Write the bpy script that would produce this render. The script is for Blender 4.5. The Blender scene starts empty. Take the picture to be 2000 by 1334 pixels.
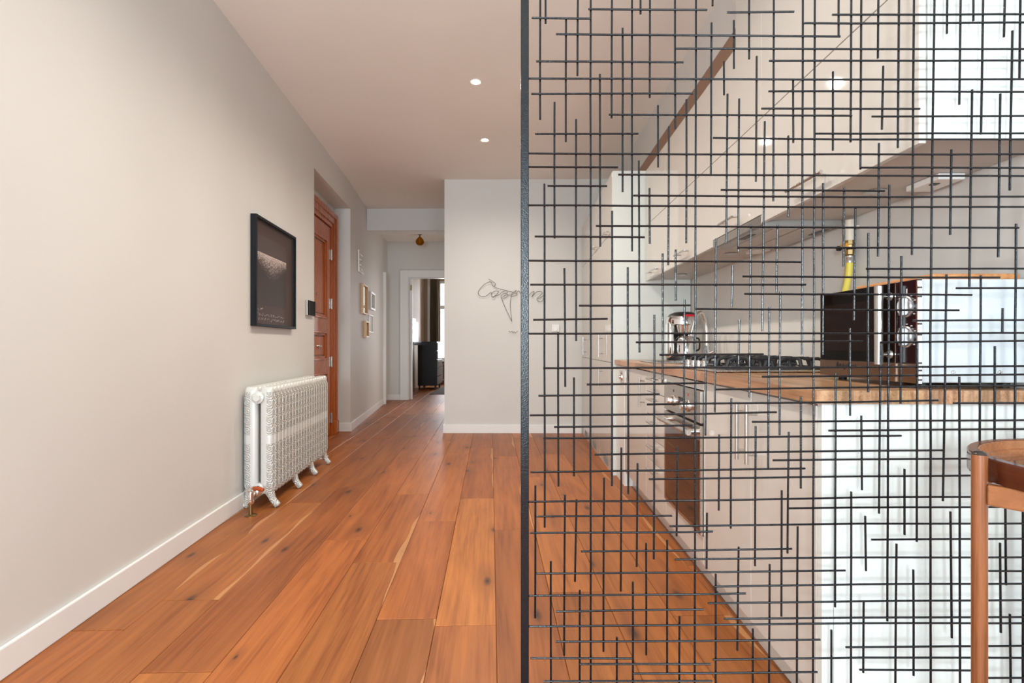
import bpy, math, random
from mathutils import Vector, Matrix
C = bpy.context.scene.collection
PI = math.pi
# ---------------------------------------------------------------- camera, world, light, exposure
cd = bpy.data.cameras.new('camera'); cam = bpy.data.objects.new('camera', cd); C.objects.link(cam)
cam.location = (0, 0, 1.03); cam.rotation_euler = (PI/2, 0, math.atan(13/1075))
cd.sensor_width = 36; cd.lens = 36*1075/2000; cd.shift_y = 7/2000; cd.clip_start = 0.05
bpy.context.scene.camera = cam
sc = bpy.context.scene
sc.view_settings.view_transform = 'Standard'; sc.view_settings.look = 'None'
sc.view_settings.gamma = 1; sc.view_settings.use_curve_mapping = False
sc.view_settings.exposure = 0.63
sc.cycles.use_denoising = True
sc.cycles.max_bounces = 10; sc.cycles.diffuse_bounces = 7; sc.cycles.glossy_bounces = 5
sc.cycles.sample_clamp_indirect = 6
w = bpy.data.worlds.new('world'); sc.world = w; w.use_nodes = True
w.node_tree.nodes['Background'].inputs[0].default_value = (0.75, 0.87, 1, 1)
w.node_tree.nodes['Background'].inputs[1].default_value = 1.0
def area(name, loc, rot, sx, sy, e, col):
    l = bpy.data.lights.new(name, 'AREA'); l.shape = 'RECTANGLE'; l.size = sx; l.size_y = sy; l.energy = e; l.color = col
    o = bpy.data.objects.new(name, l); C.objects.link(o); o.location = loc; o.rotation_euler = rot; return o
# daylight standing in the two tall windows behind the camera and in the bedroom window
area('window_daylight', (-0.55, -2.12, 1.42), (PI/2, 0, 0), 1.25, 2.05, 58, (0.70, 0.88, 1.0))
area('window_daylight', (1.55, -2.12, 1.42), (PI/2, 0, 0), 1.05, 2.05, 48, (0.70, 0.88, 1.0))
area('hall_doorway_daylight', (-0.878, 8.95, 1.12), (PI/2, 0, PI/2), 0.8, 2.0, 8, (1.0, 0.92, 0.85))  # added fill light for the hall, set on a solid wall without a doorway
area('window_sunlit_gap', (-0.80, -1.97, 1.35), (PI/2, 0, math.radians(-24)), 0.30, 0.42, 60, (0.86, 0.97, 1.0))  # small extra light in the window, added to cast the rod shadows
area('window_daylight', (-1.5, 14.62, 1.65), (-PI/2, 0, 0), 1.2, 2.1, 42, (0.95, 0.97, 1.0))

# ---------------------------------------------------------------- materials
MATS = {}
def mat(name, col, rough=0.5, metal=0.0, **k):
    if name in MATS: return MATS[name]
    m = bpy.data.materials.new(name); m.use_nodes = True; MATS[name] = m
    b = m.node_tree.nodes['Principled BSDF']
    b.inputs['Base Color'].default_value = (*col, 1); b.inputs['Roughness'].default_value = rough; b.inputs['Metallic'].default_value = metal
    for kk, v in k.items(): b.inputs[kk.replace('_', ' ')].default_value = v
    return m
class NT:
    def __init__(s, m): s.t = m.node_tree; s.b = s.t.nodes.get('Principled BSDF')
    def n(s, ty, **k):
        o = s.t.nodes.new('ShaderNode'+ty)
        for a, v in k.items():
            if hasattr(o, a) and not a[0].isupper(): setattr(o, a, v)
            else: o.inputs[a.replace('_', ' ')].default_value = v
        return o
    def l(s, a, b): s.t.links.new(a, b)
    def math(s, op, a, b=None, c=None, clamp=False):
        o = s.t.nodes.new('ShaderNodeMath'); o.operation = op; o.use_clamp = clamp
        for i, v in enumerate((a, b, c)):
            if v is None: continue
            if isinstance(v, (int, float)): o.inputs[i].default_value = v
            else: s.l(v, o.inputs[i])
        return o.outputs[0]
    def coord(s, which='Object', scale=(1, 1, 1), loc=None):
        tc = s.n('TexCoord'); mp = s.n('Mapping'); s.l(tc.outputs[which], mp.inputs['Vector']); mp.inputs['Scale'].default_value = scale
        if loc is not None: s.l(loc, mp.inputs['Location'])
        return mp.outputs[0]
    def ramp(s, fac, stops):
        r = s.n('ValToRGB'); s.l(fac, r.inputs[0]); e = r.color_ramp.elements
        while len(e) < len(stops): e.new(0.5)
        for i, (p, c) in enumerate(stops): e[i].position = p; e[i].color = (*c, 1) if len(c) == 3 else c
        return r.outputs[0]
    def mix(s, fac, a, b, bt='MIX'):
        o = s.t.nodes.new('ShaderNodeMix'); o.data_type = 'RGBA'; o.blend_type = bt
        for sock, v in ((o.inputs[0], fac), (o.inputs[6], a), (o.inputs[7], b)):
            if isinstance(v, (int, float)): sock.default_value = v
            elif isinstance(v, tuple): sock.default_value = (*v, 1)
            else: s.l(v, sock)
        return o.outputs[2]
    def bump(s, h, strength, dist=0.002):
        b = s.n('Bump'); s.l(h, b.inputs['Height']); b.inputs['Strength'].default_value = strength; b.inputs['Distance'].default_value = dist
        s.l(b.outputs[0], s.b.inputs['Normal'])
def paint(name, col, rough=0.6, bump=0.06):
    m = mat(name, col, rough); t = NT(m)
    n1 = t.n('TexNoise', Scale=55.0, Detail=4.0); t.l(t.coord(), n1.inputs['Vector'])
    n2 = t.n('TexNoise', Scale=1.1, Detail=2.0); t.l(t.coord(), n2.inputs['Vector'])
    c = t.ramp(n2.outputs[0], [(0.3, tuple(x*0.97 for x in col)), (0.7, tuple(min(1, x*1.02) for x in col))])
    t.l(c, t.b.inputs['Base Color']); t.bump(n1.outputs[0], bump, 0.003); return m
def wood(name, dark, light, rough=0.35, axis=1, freq=1.0, tint=False, bump=0.15, wv_=0.12):
    """Long grain along the object's local axis; with tint the object's own colour multiplies it."""
    m = mat(name, light, rough); t = NT(m)
    oi = t.n('ObjectInfo'); off = t.n('CombineXYZ')
    k = t.math('MULTIPLY', oi.outputs['Random'], 37.0); t.l(k, off.inputs[0]); t.l(k, off.inputs[1]); t.l(k, off.inputs[2])
    sc_ = [9*freq]*3; sc_[axis] = 0.9*freq
    v = t.coord('Object', tuple(sc_), off.outputs[0])
    n0 = t.n('TexNoise', Scale=0.55, Detail=2.0); t.l(v, n0.inputs['Vector'])
    add = t.n('VectorMath', operation='MULTIPLY_ADD'); t.l(n0.outputs['Color'], add.inputs[0]); add.inputs[1].default_value = (1.6, 1.6, 1.6); t.l(v, add.inputs[2])
    n1 = t.n('TexNoise', Scale=1.5, Detail=6.0, Roughness=0.6); t.l(add.outputs[0], n1.inputs['Vector'])
    sc2 = [120*freq]*3; sc2[axis] = 3*freq
    v2 = t.coord('Object', tuple(sc2), off.outputs[0])
    n2 = t.n('TexNoise', Scale=1.0, Detail=3.0); t.l(v2, n2.inputs['Vector'])
    wv = t.n('TexWave', Scale=0.8, Distortion=14.0, Detail=2.0); wv.inputs['Detail Scale'].default_value = 0.6; wv.bands_direction = 'X'; t.l(v, wv.inputs['Vector'])
    f = t.math('ADD', t.math('MULTIPLY', n1.outputs[0], 0.62-wv_), t.math('ADD', t.math('MULTIPLY', n2.outputs[0], 0.38), t.math('MULTIPLY', wv.outputs[0], wv_)))
    c = t.ramp(f, [(0.34, dark), (0.50, tuple((a+b*1.3)/2.3 for a, b in zip(dark, light))), (0.66, light)])
    if tint: c = t.mix(1.0, c, oi.outputs['Color'], 'MULTIPLY')
    t.l(c, t.b.inputs['Base Color'])
    t.l(t.math('ADD', t.math('MULTIPLY', n2.outputs[0], 0.14), rough-0.05), t.b.inputs['Roughness'])
    t.bump(n2.outputs[0], bump, 0.001)
    return m, t, f, c, v, off
M_WALL = paint('wall_paint', (0.65, 0.640, 0.615))
M_CEIL = paint('ceiling_paint', (0.86, 0.81, 0.755))
M_TRIM = paint('trim_paint', (0.80, 0.80, 0.79), 0.35, 0.02)
M_BROWN = paint('brown_filler_paint', (0.30, 0.17, 0.11), 0.55)  # even brown for the strip above the wall cabinets
def oak_floor():
    m, t, f, c, v, off = wood('oiled_oak', (0.235, 0.066, 0.015), (0.46, 0.155, 0.038), 0.42, 1, 1.0, True, 0.16, 0.05)
    # knots
    vv = t.coord('Object', (3.4, 1.25, 1), off.outputs[0])
    vo = t.n('TexVoronoi', Scale=1.0, voronoi_dimensions='2D'); t.l(vv, vo.inputs['Vector'])
    rnd = t.n('SeparateColor'); t.l(vo.outputs['Color'], rnd.inputs[0])
    thr = t.math('MULTIPLY', t.math('GREATER_THAN', rnd.outputs[0], 0.45), t.math('ADD', t.math('MULTIPLY', rnd.outputs[1], 0.060), 0.020))
    kn = t.math('DIVIDE', vo.outputs['Distance'], t.math('ADD', thr, 0.0001))
    core = t.math('SUBTRACT', 1.0, t.math('MULTIPLY', kn, 0.9), clamp=True)
    halo = t.math('SUBTRACT', 1.0, t.math('MULTIPLY', kn, 0.22), clamp=True)
    c1 = t.mix(t.math('MULTIPLY', halo, 0.45), c, (0.13, 0.036, 0.012))
    c2 = t.mix(core, c1, (0.025, 0.016, 0.013))
    # pale wavy sapwood strip along one edge of some planks
    tc = t.n('TexCoord'); sp = t.n('SeparateXYZ'); t.l(tc.outputs['Object'], sp.inputs[0])
    w_ = t.n('TexNoise', Scale=1.0, Detail=1.0); t.l(t.coord('Object', (0.01, 1.5, 0.01), off.outputs[0]), w_.inputs['Vector'])
    oi = t.n('ObjectInfo')
    edge = t.math('SUBTRACT', 0.118, t.math('MULTIPLY', t.math('SUBTRACT', w_.outputs[0], 0.42, clamp=True), 0.16))
    sap = t.math('MULTIPLY', t.math('GREATER_THAN', sp.outputs[0], edge), t.math('GREATER_THAN', oi.outputs['Alpha'], 0.5))
    c3 = t.mix(t.math('MULTIPLY', sap, 0.7), c2, (0.56, 0.27, 0.11))
    t.l(c3, t.b.inputs['Base Color'])
    t.b.inputs['Specular IOR Level'].default_value = 0.4
    return m
M_OAK = oak_floor()
M_JOINT = mat('floor_joint', (0.34, 0.15, 0.06), 0.7)
def speck_metal(name, col, rough, metal, nscale, strength):
    m = mat(name, col, rough, metal); t = NT(m)
    n = t.n('TexNoise', Scale=nscale, Detail=5.0); t.l(t.coord(), n.inputs['Vector'])
    t.bump(n.outputs[0], strength, 0.002)
    t.l(t.ramp(n.outputs[0], [(0.35, (rough*0.7,)*3), (0.7, (min(1, rough*1.5),)*3)]), t.b.inputs['Roughness'])
    return m
M_IRON = speck_metal('black_lacquered_iron', (0.003, 0.004, 0.006), 0.20, 0.0, 320, 0.25)
M_IRON.node_tree.nodes['Principled BSDF'].inputs['Specular IOR Level'].default_value = 0.4
M_GLOSS = mat('cream_gloss_lacquer', (0.605, 0.58, 0.54), 0.035, Specular_IOR_Level=0.5)
M_CARC = mat('cabinet_white_melamine', (0.70, 0.73, 0.70), 0.3)
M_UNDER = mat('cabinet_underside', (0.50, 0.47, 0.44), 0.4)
def steel(name, col, rough, axis=2):
    m = mat(name, col, rough, 1.0); t = NT(m); s = [300]*3; s[axis] = 4
    n = t.n('TexNoise', Scale=1.0, Detail=2.0); t.l(t.coord('Object', tuple(s)), n.inputs['Vector'])
    t.l(t.ramp(n.outputs[0], [(0.3, (rough*0.7,)*3), (0.7, (rough*1.3,)*3)]), t.b.inputs['Roughness']); return m
M_STEEL = steel('brushed_steel', (0.62, 0.60, 0.58), 0.28)
M_STEELH = steel('brushed_steel_dark', (0.50, 0.46, 0.42), 0.22, 1)
M_CHROME = mat('chrome', (0.82, 0.82, 0.82), 0.06, 1.0)
M_BLACKGL = mat('black_glass', (0.004, 0.0035, 0.0035), 0.04, Specular_IOR_Level=0.14)
M_OVENGL = mat('brown_oven_glass', (0.035, 0.012, 0.006), 0.04, Specular_IOR_Level=0.8)
M_BLACK = mat('black_plastic', (0.012, 0.012, 0.013), 0.35)
M_CAST = speck_metal('cast_iron', (0.018, 0.019, 0.022), 0.5, 0.0, 150, 0.3)
M_WHITE = mat('white_plastic', (0.85, 0.85, 0.84), 0.3)
M_RED = mat('red_print', (0.65, 0.02, 0.03), 0.35)
M_YEL = mat('yellow_hose_rubber', (0.80, 0.66, 0.10), 0.45)
M_ORANGE = mat('orange_valve_lever', (0.80, 0.33, 0.02), 0.4)
M_CREAMPIPE = mat('cream_painted_pipe', (0.72, 0.64, 0.54), 0.4)
M_BRASS = mat('aged_brass', (0.32, 0.22, 0.10), 0.3, 1.0)
M_STAVE = wood('oak_worktop', (0.27, 0.125, 0.055), (0.56, 0.33, 0.185), 0.30, 1, 1.6, True, 0.08)[0]
M_BOARD = wood('orange_chopping_board', (0.40, 0.15, 0.05), (0.62, 0.28, 0.10), 0.4, 1, 1.5)[0]
M_CHERRY = wood('cherry_door', (0.33, 0.078, 0.014), (0.48, 0.125, 0.023), 0.25, 2, 0.6, False, 0.04, 0.03)[0]
M_TABLE = wood('teak_table', (0.09, 0.027, 0.010), (0.27, 0.095, 0.036), 0.25, 2, 2.0, False, 0.08)[0]
M_TABLED = wood('dark_lacquered_teak', (0.055, 0.012, 0.005), (0.11, 0.028, 0.011), 0.12, 1, 0.6, False, 0.02, 0.02)[0]  # darker teak copy: shade on the tray rim put into its colour
M_TABLEH = wood('teak_table_flat', (0.20, 0.068, 0.024), (0.33, 0.125, 0.046), 0.25, 1, 0.6, False, 0.02, 0.02)[0]
M_BEECH = wood('beech_frame', (0.50, 0.29, 0.13), (0.72, 0.47, 0.25), 0.4, 2, 2.0)[0]
M_BLKFRAME = wood('black_stained_frame', (0.004, 0.0045, 0.006), (0.013, 0.014, 0.018), 0.5, 2, 2.0, False, 0.2)[0]
M_BLKFRAME.node_tree.nodes['Principled BSDF'].inputs['Specular IOR Level'].default_value = 0.15
M_LAMP = mat('lamp_glow', (1, 1, 1), 0.5); _b = M_LAMP.node_tree.nodes['Principled BSDF']
_b.inputs['Emission Color'].default_value = (1.0, 0.86, 0.62, 1); _b.inputs['Emission Strength'].default_value = 30
def glass(name, tint=(1, 1, 1), ior=1.45, gl=0.02):
    m = bpy.data.materials.new(name); m.use_nodes = True; nt = m.node_tree; nt.nodes.clear()
    o = nt.nodes.new('ShaderNodeOutputMaterial'); mx = nt.nodes.new('ShaderNodeMixShader'); tr = nt.nodes.new('ShaderNodeBsdfTransparent'); g = nt.nodes.new('ShaderNodeBsdfGlossy'); f = nt.nodes.new('ShaderNodeFresnel')
    tr.inputs[0].default_value = (*tint, 1); g.inputs['Roughness'].default_value = gl; f.inputs[0].default_value = ior
    gm = nt.nodes.new('ShaderNodeNewGeometry'); mu = nt.nodes.new('ShaderNodeMath'); mu.operation = 'MULTIPLY'; sb = nt.nodes.new('ShaderNodeMath'); sb.operation = 'SUBTRACT'; sb.inputs[0].default_value = 1.0
    nt.links.new(gm.outputs['Backfacing'], sb.inputs[1]); nt.links.new(f.outputs[0], mu.inputs[0]); nt.links.new(sb.outputs[0], mu.inputs[1]); nt.links.new(mu.outputs[0], mx.inputs[0]); nt.links.new(tr.outputs[0], mx.inputs[1]); nt.links.new(g.outputs[0], mx.inputs[2]); nt.links.new(mx.outputs[0], o.inputs[0]); return m
M_GLASS = glass('clear_pane')
M_AMBER = glass('amber_lamp_glass', (0.62, 0.36, 0.08), 1.6)
def radiator_paint():
    """cast scrollwork: a spiral relief repeated down the faces of every section, with a plain band at mid height"""
    m = mat('silver_white_radiator_enamel', (0.66, 0.66, 0.63), 0.30, 0.15); t = NT(m)
    tc = t.n('TexCoord'); sp = t.n('SeparateXYZ'); t.l(tc.outputs['Object'], sp.inputs[0])
    ge = t.n('NewGeometry'); vt_ = t.n('VectorTransform', vector_type='NORMAL', convert_from='WORLD', convert_to='OBJECT'); t.l(ge.outputs['True Normal'], vt_.inputs[0])
    ns = t.n('SeparateXYZ'); t.l(vt_.outputs[0], ns.inputs[0])
    x, y, z = sp.outputs
    endf = t.math('GREATER_THAN', t.math('ABSOLUTE', ns.outputs[1]), 0.75)
    ux = t.math('SUBTRACT', t.math('ABSOLUTE', t.math('SUBTRACT', x, 0.11)), 0.068); uy = t.math('SUBTRACT', y, 0.033)
    u = t.math('ADD', t.math('MULTIPLY', ux, endf), t.math('MULTIPLY', uy, t.math('SUBTRACT', 1.0, endf)))
    v = t.math('MULTIPLY', t.math('SUBTRACT', t.math('FRACT', t.math('DIVIDE', z, 0.058)), 0.5), 0.058)
    r = t.math('SQRT', t.math('ADD', t.math('MULTIPLY', u, u), t.math('MULTIPLY', v, v)))
    ang = t.math('ARCTAN2', v, u)
    h0 = t.math('SINE', t.math('ADD', t.math('MULTIPLY', r, 520.0), t.math('MULTIPLY', ang, 1.0)))
    up = t.math('MULTIPLY', t.math('GREATER_THAN', z, 0.462), t.math('LESS_THAN', z, 0.735))
    lo = t.math('LESS_THAN', z, 0.408)
    outer = t.math('GREATER_THAN', t.math('ABSOLUTE', t.math('SUBTRACT', x, 0.11)), 0.050)
    h = t.math('MULTIPLY', h0, t.math('MULTIPLY', t.math('ADD', up, lo, clamp=True), outer))
    t.bump(h, 0.7, 0.0035)
    c = t.ramp(t.math('ADD', t.math('MULTIPLY', h, 0.4), 0.5), [(0.12, (0.52, 0.50, 0.45)), (0.5, (0.66, 0.66, 0.63))])
    t.l(c, t.b.inputs['Base Color']); return m
M_RAD = radiator_paint()

# ---------------------------------------------------------------- mesh helpers
class MB:
    def __init__(s): s.v = []; s.f = []
    def add(s, vs, fs):
        o = len(s.v); s.v += [tuple(p) for p in vs]; s.f += [tuple(i+o for i in f) for f in fs]; return s
    def box(s, x0, x1, y0, y1, z0, z1):
        x0, x1 = min(x0, x1), max(x0, x1); y0, y1 = min(y0, y1), max(y0, y1); z0, z1 = min(z0, z1), max(z0, z1)
        return s.add([(x0,y0,z0),(x1,y0,z0),(x1,y1,z0),(x0,y1,z0),(x0,y0,z1),(x1,y0,z1),(x1,y1,z1),(x0,y1,z1)],
                     [(0,3,2,1),(4,5,6,7),(0,1,5,4),(1,2,6,5),(2,3,7,6),(3,0,4,7)])
    def prism(s, pts, z0, z1):
        n = len(pts)
        a = sum(pts[i][0]*pts[(i+1) % n][1]-pts[(i+1) % n][0]*pts[i][1] for i in range(n))
        if a < 0: pts = pts[::-1]
        return s.add([(x, y, z0) for x, y in pts]+[(x, y, z1) for x, y in pts],
                     [tuple(range(n))[::-1], tuple(range(n, 2*n))]+[(i, (i+1) % n, n+(i+1) % n, n+i) for i in range(n)])
    def loft(s, rings, close=True, caps=True):
        n = len(rings[0]); vs = [p for r in rings for p in r]; fs = []
        for j in range(len(rings)-1):
            for i in range(n if close else n-1):
                k = (i+1) % n; fs.append((j*n+i, j*n+k, (j+1)*n+k, (j+1)*n+i))
        if caps and close: fs += [tuple(range(n))[::-1], tuple(range((len(rings)-1)*n, len(rings)*n))]
        return s.add(vs, fs)
    def tube(s, pts, r, n=8, close=False):
        P = [Vector(p) for p in pts]; R = r if isinstance(r, (list, tuple)) else [r]*len(P)
        T = []
        for i in range(len(P)):
            if close: d = P[(i+1) % len(P)]-P[i-1]
            else: d = P[min(i+1, len(P)-1)]-P[max(i-1, 0)]
            T.append(d.normalized() if d.length > 1e-9 else Vector((0, 0, 1)))
        a = Vector((0, 0, 1)) if abs(T[0].z) < 0.9 else Vector((1, 0, 0))
        u = T[0].cross(a).normalized(); rings = []
        for p, t, rr in zip(P, T, R):
            u = (u-t*u.dot(t)).normalized(); w_ = t.cross(u)
            rings.append([tuple(p+(u*math.cos(2*PI*i/n)+w_*math.sin(2*PI*i/n))*rr) for i in range(n)])
        if close: rings.append(rings[0]); return s.loft(rings, True, False)
        return s.loft(rings)
    def lathe(s, prof, c=(0, 0, 0), n=24, axis=2):
        rings = []
        for r, h in prof:
            ring = []
            for i in range(n):
                a = 2*PI*i/n; p = [r*math.cos(a), r*math.sin(a), h]
                if axis == 0: p = [h, p[0], p[1]]
                elif axis == 1: p = [p[1], h, p[0]]
                ring.append(tuple(p[k]+c[k] for k in range(3)))
            rings.append(ring)
        return s.loft(rings)
    def build(s, name, m, parent=None, bevel=0, smooth=False, seg=2, off=None):
        me = bpy.data.meshes.new(name)
        vs = s.v if off is None else [(x-off[0], y-off[1], z-off[2]) for x, y, z in s.v]
        me.from_pydata(vs, [], s.f); me.update()
        o = bpy.data.objects.new(name, me); C.objects.link(o)
        if m: me.materials.append(m)
        if parent is not None: o.parent = parent
        if smooth:
            me.polygons.foreach_set('use_smooth', [True]*len(me.polygons)); me.set_sharp_from_angle(angle=math.radians(40))
        if bevel:
            b = o.modifiers.new('bevel', 'BEVEL'); b.width = bevel; b.segments = seg; b.limit_method = 'ANGLE'; b.angle_limit = math.radians(40)
        return o
def thing(name, label, cat, loc=(0, 0, 0), rz=0, group=None):
    o = bpy.data.objects.new(name, None); C.objects.link(o); o.location = loc; o.rotation_euler = (0, 0, rz); o.empty_display_size = 0.1
    o['label'] = label; o['category'] = cat
    if group: o['group'] = group
    return o
def struct(o): o['kind'] = 'structure'; return o
def sroot(name, loc=(0, 0, 0), rz=0):
    o = bpy.data.objects.new(name, None); C.objects.link(o); o.location = loc; o.rotation_euler = (0, 0, rz); return struct(o)
def part(name, mb, m, root, bevel=0, smooth=False, seg=2):
    """mb is in world metres, or in the root's own axes when the root is turned."""
    L = None if root.rotation_euler.z else tuple(root.location)
    return mb.build(name, m, root, bevel, smooth, seg, off=L)
def sub(name, mb, m, p, root, bevel=0, smooth=False):
    return mb.build(name, m, p, bevel, smooth, 2, off=None if root.rotation_euler.z else tuple(root.location))
def bez(pts, n=6):
    """Catmull-Rom through the points."""
    P = [Vector(p) for p in pts]; out = []
    for i in range(len(P)-1):
        a, b, c, d = P[max(i-1, 0)], P[i], P[i+1], P[min(i+2, len(P)-1)]
        for k in range(n):
            t = k/n; out.append(0.5*((2*b)+(c-a)*t+(2*a-5*b+4*c-d)*t*t+(3*b-a-3*c+d)*t**3))
    return out+[P[-1]]
# ---------------------------------------------------------------- the room
ZC = 2.97; TH = 0.0835
def wl(Y): return (-1.46-0.0837*Y, Y, 0)      # foot of the left wall at depth Y
def at(o, loc, rz=0): o.location = loc; o.rotation_euler = (0, 0, rz); return o
fl = struct(MB().box(-3.2, 3.0, -2.4, 14.9, -0.12, -0.0165).build('floor', M_JOINT))
random.seed(11)
ANG = math.atan(0.0502); PW = 0.2245; U0 = 0.0187
ENDS = {-1: [2.02, 3.69, 5.5, 7.3], 0: [3.07, 5.1], -2: [2.065, 3.22, 5.2], -3: [2.6, 3.79, 5.9], -4: [2.9, 5.0], -5: [1.72, 4.0, 6.2], 1: [2.3, 4.3], 2: [3.3, 5.2]}
TONES = {(0, 0): (0.78, 0.72, 0.70, 0), (0, 1): (0.98, 0.92, 0.88, 1), (-1, 1): (1.18, 1.22, 1.12, 0), (-1, 2): (0.93, 0.85, 0.80, 1), (-2, 0): (0.68, 0.66, 0.66, 1),
         (-2, 1): (1.0, 0.92, 0.85, 0), (-2, 2): (1.08, 1.03, 0.95, 0), (-3, 1): (0.95, 0.88, 0.82, 1), (-3, 2): (1.10, 1.08, 1.0, 0)}
meshes = {}
for k in range(-14, 13):
    ends = sorted(ENDS.get(k, [random.uniform(1.6, 2.6)+1.9*i for i in range(3)]))
    ys = [-2.2]
    for e in [-0.9+random.uniform(-.3, .3), 0.5+random.uniform(-.3, .3)]+ends: ys.append(e)
    while ys[-1] < 14.4: ys.append(ys[-1]+random.uniform(1.5, 2.3))
    ys[-1] = 14.55
    for i in range(len(ys)-1):
        a, b = ys[i], ys[i+1]
        if b-a < 0.05: continue
        ym = (a+b)/2; xm = U0+(k+0.5)*PW-0.0502*ym
        wallx = -1.46-0.0837*b-0.15
        if xm < wallx-0.25 or xm > 2.75: continue
        if ym > 2.0 and xm > 1.35: continue
        if a > 6.5 and xm > -0.75 and b < 10.6: continue
        if a > 10 and xm > 0.3: continue
        o = MB().box(-PW/2+0.0008, PW/2-0.0008, -(b-a)/2+0.0008, (b-a)/2-0.0008, -0.016, 0).build('plank', M_OAK, fl, 0.0016, False, 1)
        o.location = (xm, ym, 0); o.rotation_euler = (0, 0, ANG)
        t = random.uniform(0.80, 1.08); g = random.uniform(0.94, 1.04)
        col = (t, t*g*0.97, t*g*0.94, 1.0 if random.random() < 0.45 else 0.0)
        o.color = TONES.get((k, i-2), col)
struct(MB().box(-3.3, 3.0, -2.4, 14.9, ZC, ZC+0.12).build('ceiling', M_CEIL))
m = MB().box(-0.45, 0, -2.3, 5.06, 0, ZC).box(-0.45, 0, 5.06, 6.57, 2.66, ZC).box(-0.45, -0.20, 5.06, 6.57, 0, 2.66)
at(struct(m.build('wall_left', M_WALL)), (-1.46, 0, 0), TH)
m = MB().prism([(-2.01, 6.55), (-2.36, 9.54), (-2.9, 9.54), (-2.9, 6.55)], 0, ZC).box(-2.9, -2.46, 9.54, 10.3, 0, ZC)
struct(m.build('wall_hall_left', M_WALL))
m = MB().box(-2.9, -2.07, 10.3, 10.42, 0, ZC).box(-2.07, -1.2, 10.3, 10.42, 2.30, ZC).box(-1.2, -0.6, 10.3, 10.42, 0, ZC)
struct(m.build('wall_hall_end', M_WALL))
struct(MB().box(-0.87, -0.74, 6.58, 10.3, 0, ZC).build('wall_hall_right', M_WALL))
struct(MB().box(-0.87, 1.5, 6.44, 6.58, 0, ZC).build('wall_far', M_WALL))
struct(MB().box(-2.5, -0.87, 7.81, 8.10, 2.665, ZC).build('wall_lintel', M_WALL))
m = MB().box(1.36, 1.5, 1.50, 6.44, 0, ZC).box(1.36, 2.75, 1.36, 1.5, 0, ZC)
struct(m.build('wall_right', M_WALL))
struct(MB().box(2.6, 2.75, -2.1, 1.36, 0, ZC).build('wall_living_right', M_WALL))
m = MB()
for x0, x1, z0, z1 in ((-1.6, -1.2, 0, ZC), (-1.2, 0.1, 0, 0.35), (-1.2, 0.1, 2.48, ZC), (0.1, 1.0, 0, ZC), (1.0, 2.1, 0, 0.35), (1.0, 2.1, 2.48, ZC), (2.1, 2.75, 0, ZC)): m.box(x0, x1, -2.1, -2.0, z0, z1)
struct(m.build('wall_back', M_WALL))
struct(MB().box(1.115, 1.36, 1.5, 6.44, 2.66, ZC).build('wall_bulkhead', M_WALL))
struct(MB().box(1.118, 1.136, 2.6, 6.44, 2.402, 2.66).build('trim_1', M_BROWN))
struct(MB().box(1.02, 1.115, 1.386, 2.6, 2.402, ZC).box(1.115, 1.36, 1.386, 1.5, 2.402, ZC).build('trim_2', M_GLOSS))
# baseboards
at(struct(MB().box(0, 0.015, -1.99, 5.06, 0, 0.10).build('baseboard_left', M_TRIM, None, 0.005)), (-1.46, 0, 0), TH)
struct(MB().prism([(-2.21, 6.535), (-1.993, 6.535), (-2.345, 9.55), (-2.36, 9.55), (-2.012, 6.552), (-2.21, 6.552)], 0, 0.10).build('baseboard_hall', M_TRIM, None, 0.003))
struct(MB().box(-0.885, 0.735, 6.425, 6.44, 0, 0.098).box(-0.885, -0.87, 6.44, 10.3, 0, 0.098).build('baseboard_far', M_TRIM, None, 0.003))
struct(MB().box(-2.46, -2.22, 10.285, 10.3, 0, 0.10).build('baseboard_hall_end', M_TRIM, None, 0.003))
# casings in the hall
struct(MB().box(-2.362, -2.315, 9.545, 9.60, 0, 2.30).build('trim_3', M_TRIM, None, 0.004))
m = MB().box(-2.22, -2.07, 10.272, 10.3, 0, 2.43).box(-2.07, -1.05, 10.272, 10.3, 2.30, 2.43).box(-2.075, -2.06, 10.3, 10.42, 0, 2.30).box(-2.06, -1.2, 10.3, 10.42, 2.285, 2.30)
struct(m.build('trim_4', M_TRIM, None, 0.004))
struct(MB().box(-0.90, -0.871, 8.45, 8.54, 0, 2.22).box(-0.90, -0.871, 9.36, 9.45, 0, 2.22).box(-0.90, -0.871, 8.54, 9.36, 2.13, 2.22).build('trim_6', M_TRIM, None, 0.003))  # casing added round the hall fill light; the wall behind is solid
d2 = sroot('door_2', (-2.06, 10.43, 0))
part('jamb', MB().box(-2.058, -2.018, 10.43, 10.47, 0.0, 2.285), M_TRIM, d2, 0.003)
for z, mm in ((2.12, M_BRASS), (1.2, M_WHITE), (0.285, M_WHITE)):
    part('hinge', MB().box(-2.056, -2.030, 10.424, 10.43, z-0.05, z+0.05), mm, d2)
# bedroom shell
M_BEIGE = paint('bedroom_beige_paint', (0.42, 0.31, 0.22))
m = MB().box(-2.9, -2.5, 10.42, 14.6, 0, ZC).box(-2.5, -2.34, 11.25, 13.0, 1.2, ZC)
struct(m.build('wall_bedroom_left', M_BEIGE))
m = MB().box(-2.5, -2.13, 14.5, 14.62, 0, ZC).box(-2.13, -0.9, 14.5, 14.62, 0, 0.62).box(-2.13, -0.9, 14.5, 14.62, 2.72, ZC).box(-0.9, 0.3, 14.5, 14.62, 0, ZC)
struct(m.build('wall_bedroom_back', M_BEIGE))
struct(MB().box(0.2, 0.3, 10.42, 14.5, 0, ZC).build('wall_bedroom_right', M_BEIGE))
struct(MB().box(-0.74, 0.3, 10.3, 10.42, 0, ZC).build('wall_bedroom_front', M_BEIGE))
struct(MB().box(-2.40, -2.32, 14.47, 14.5, 0, 2.8).build('trim_5', M_TRIM))
w1 = sroot('window_1', (-1.5, 14.5, 0.62))
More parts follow.
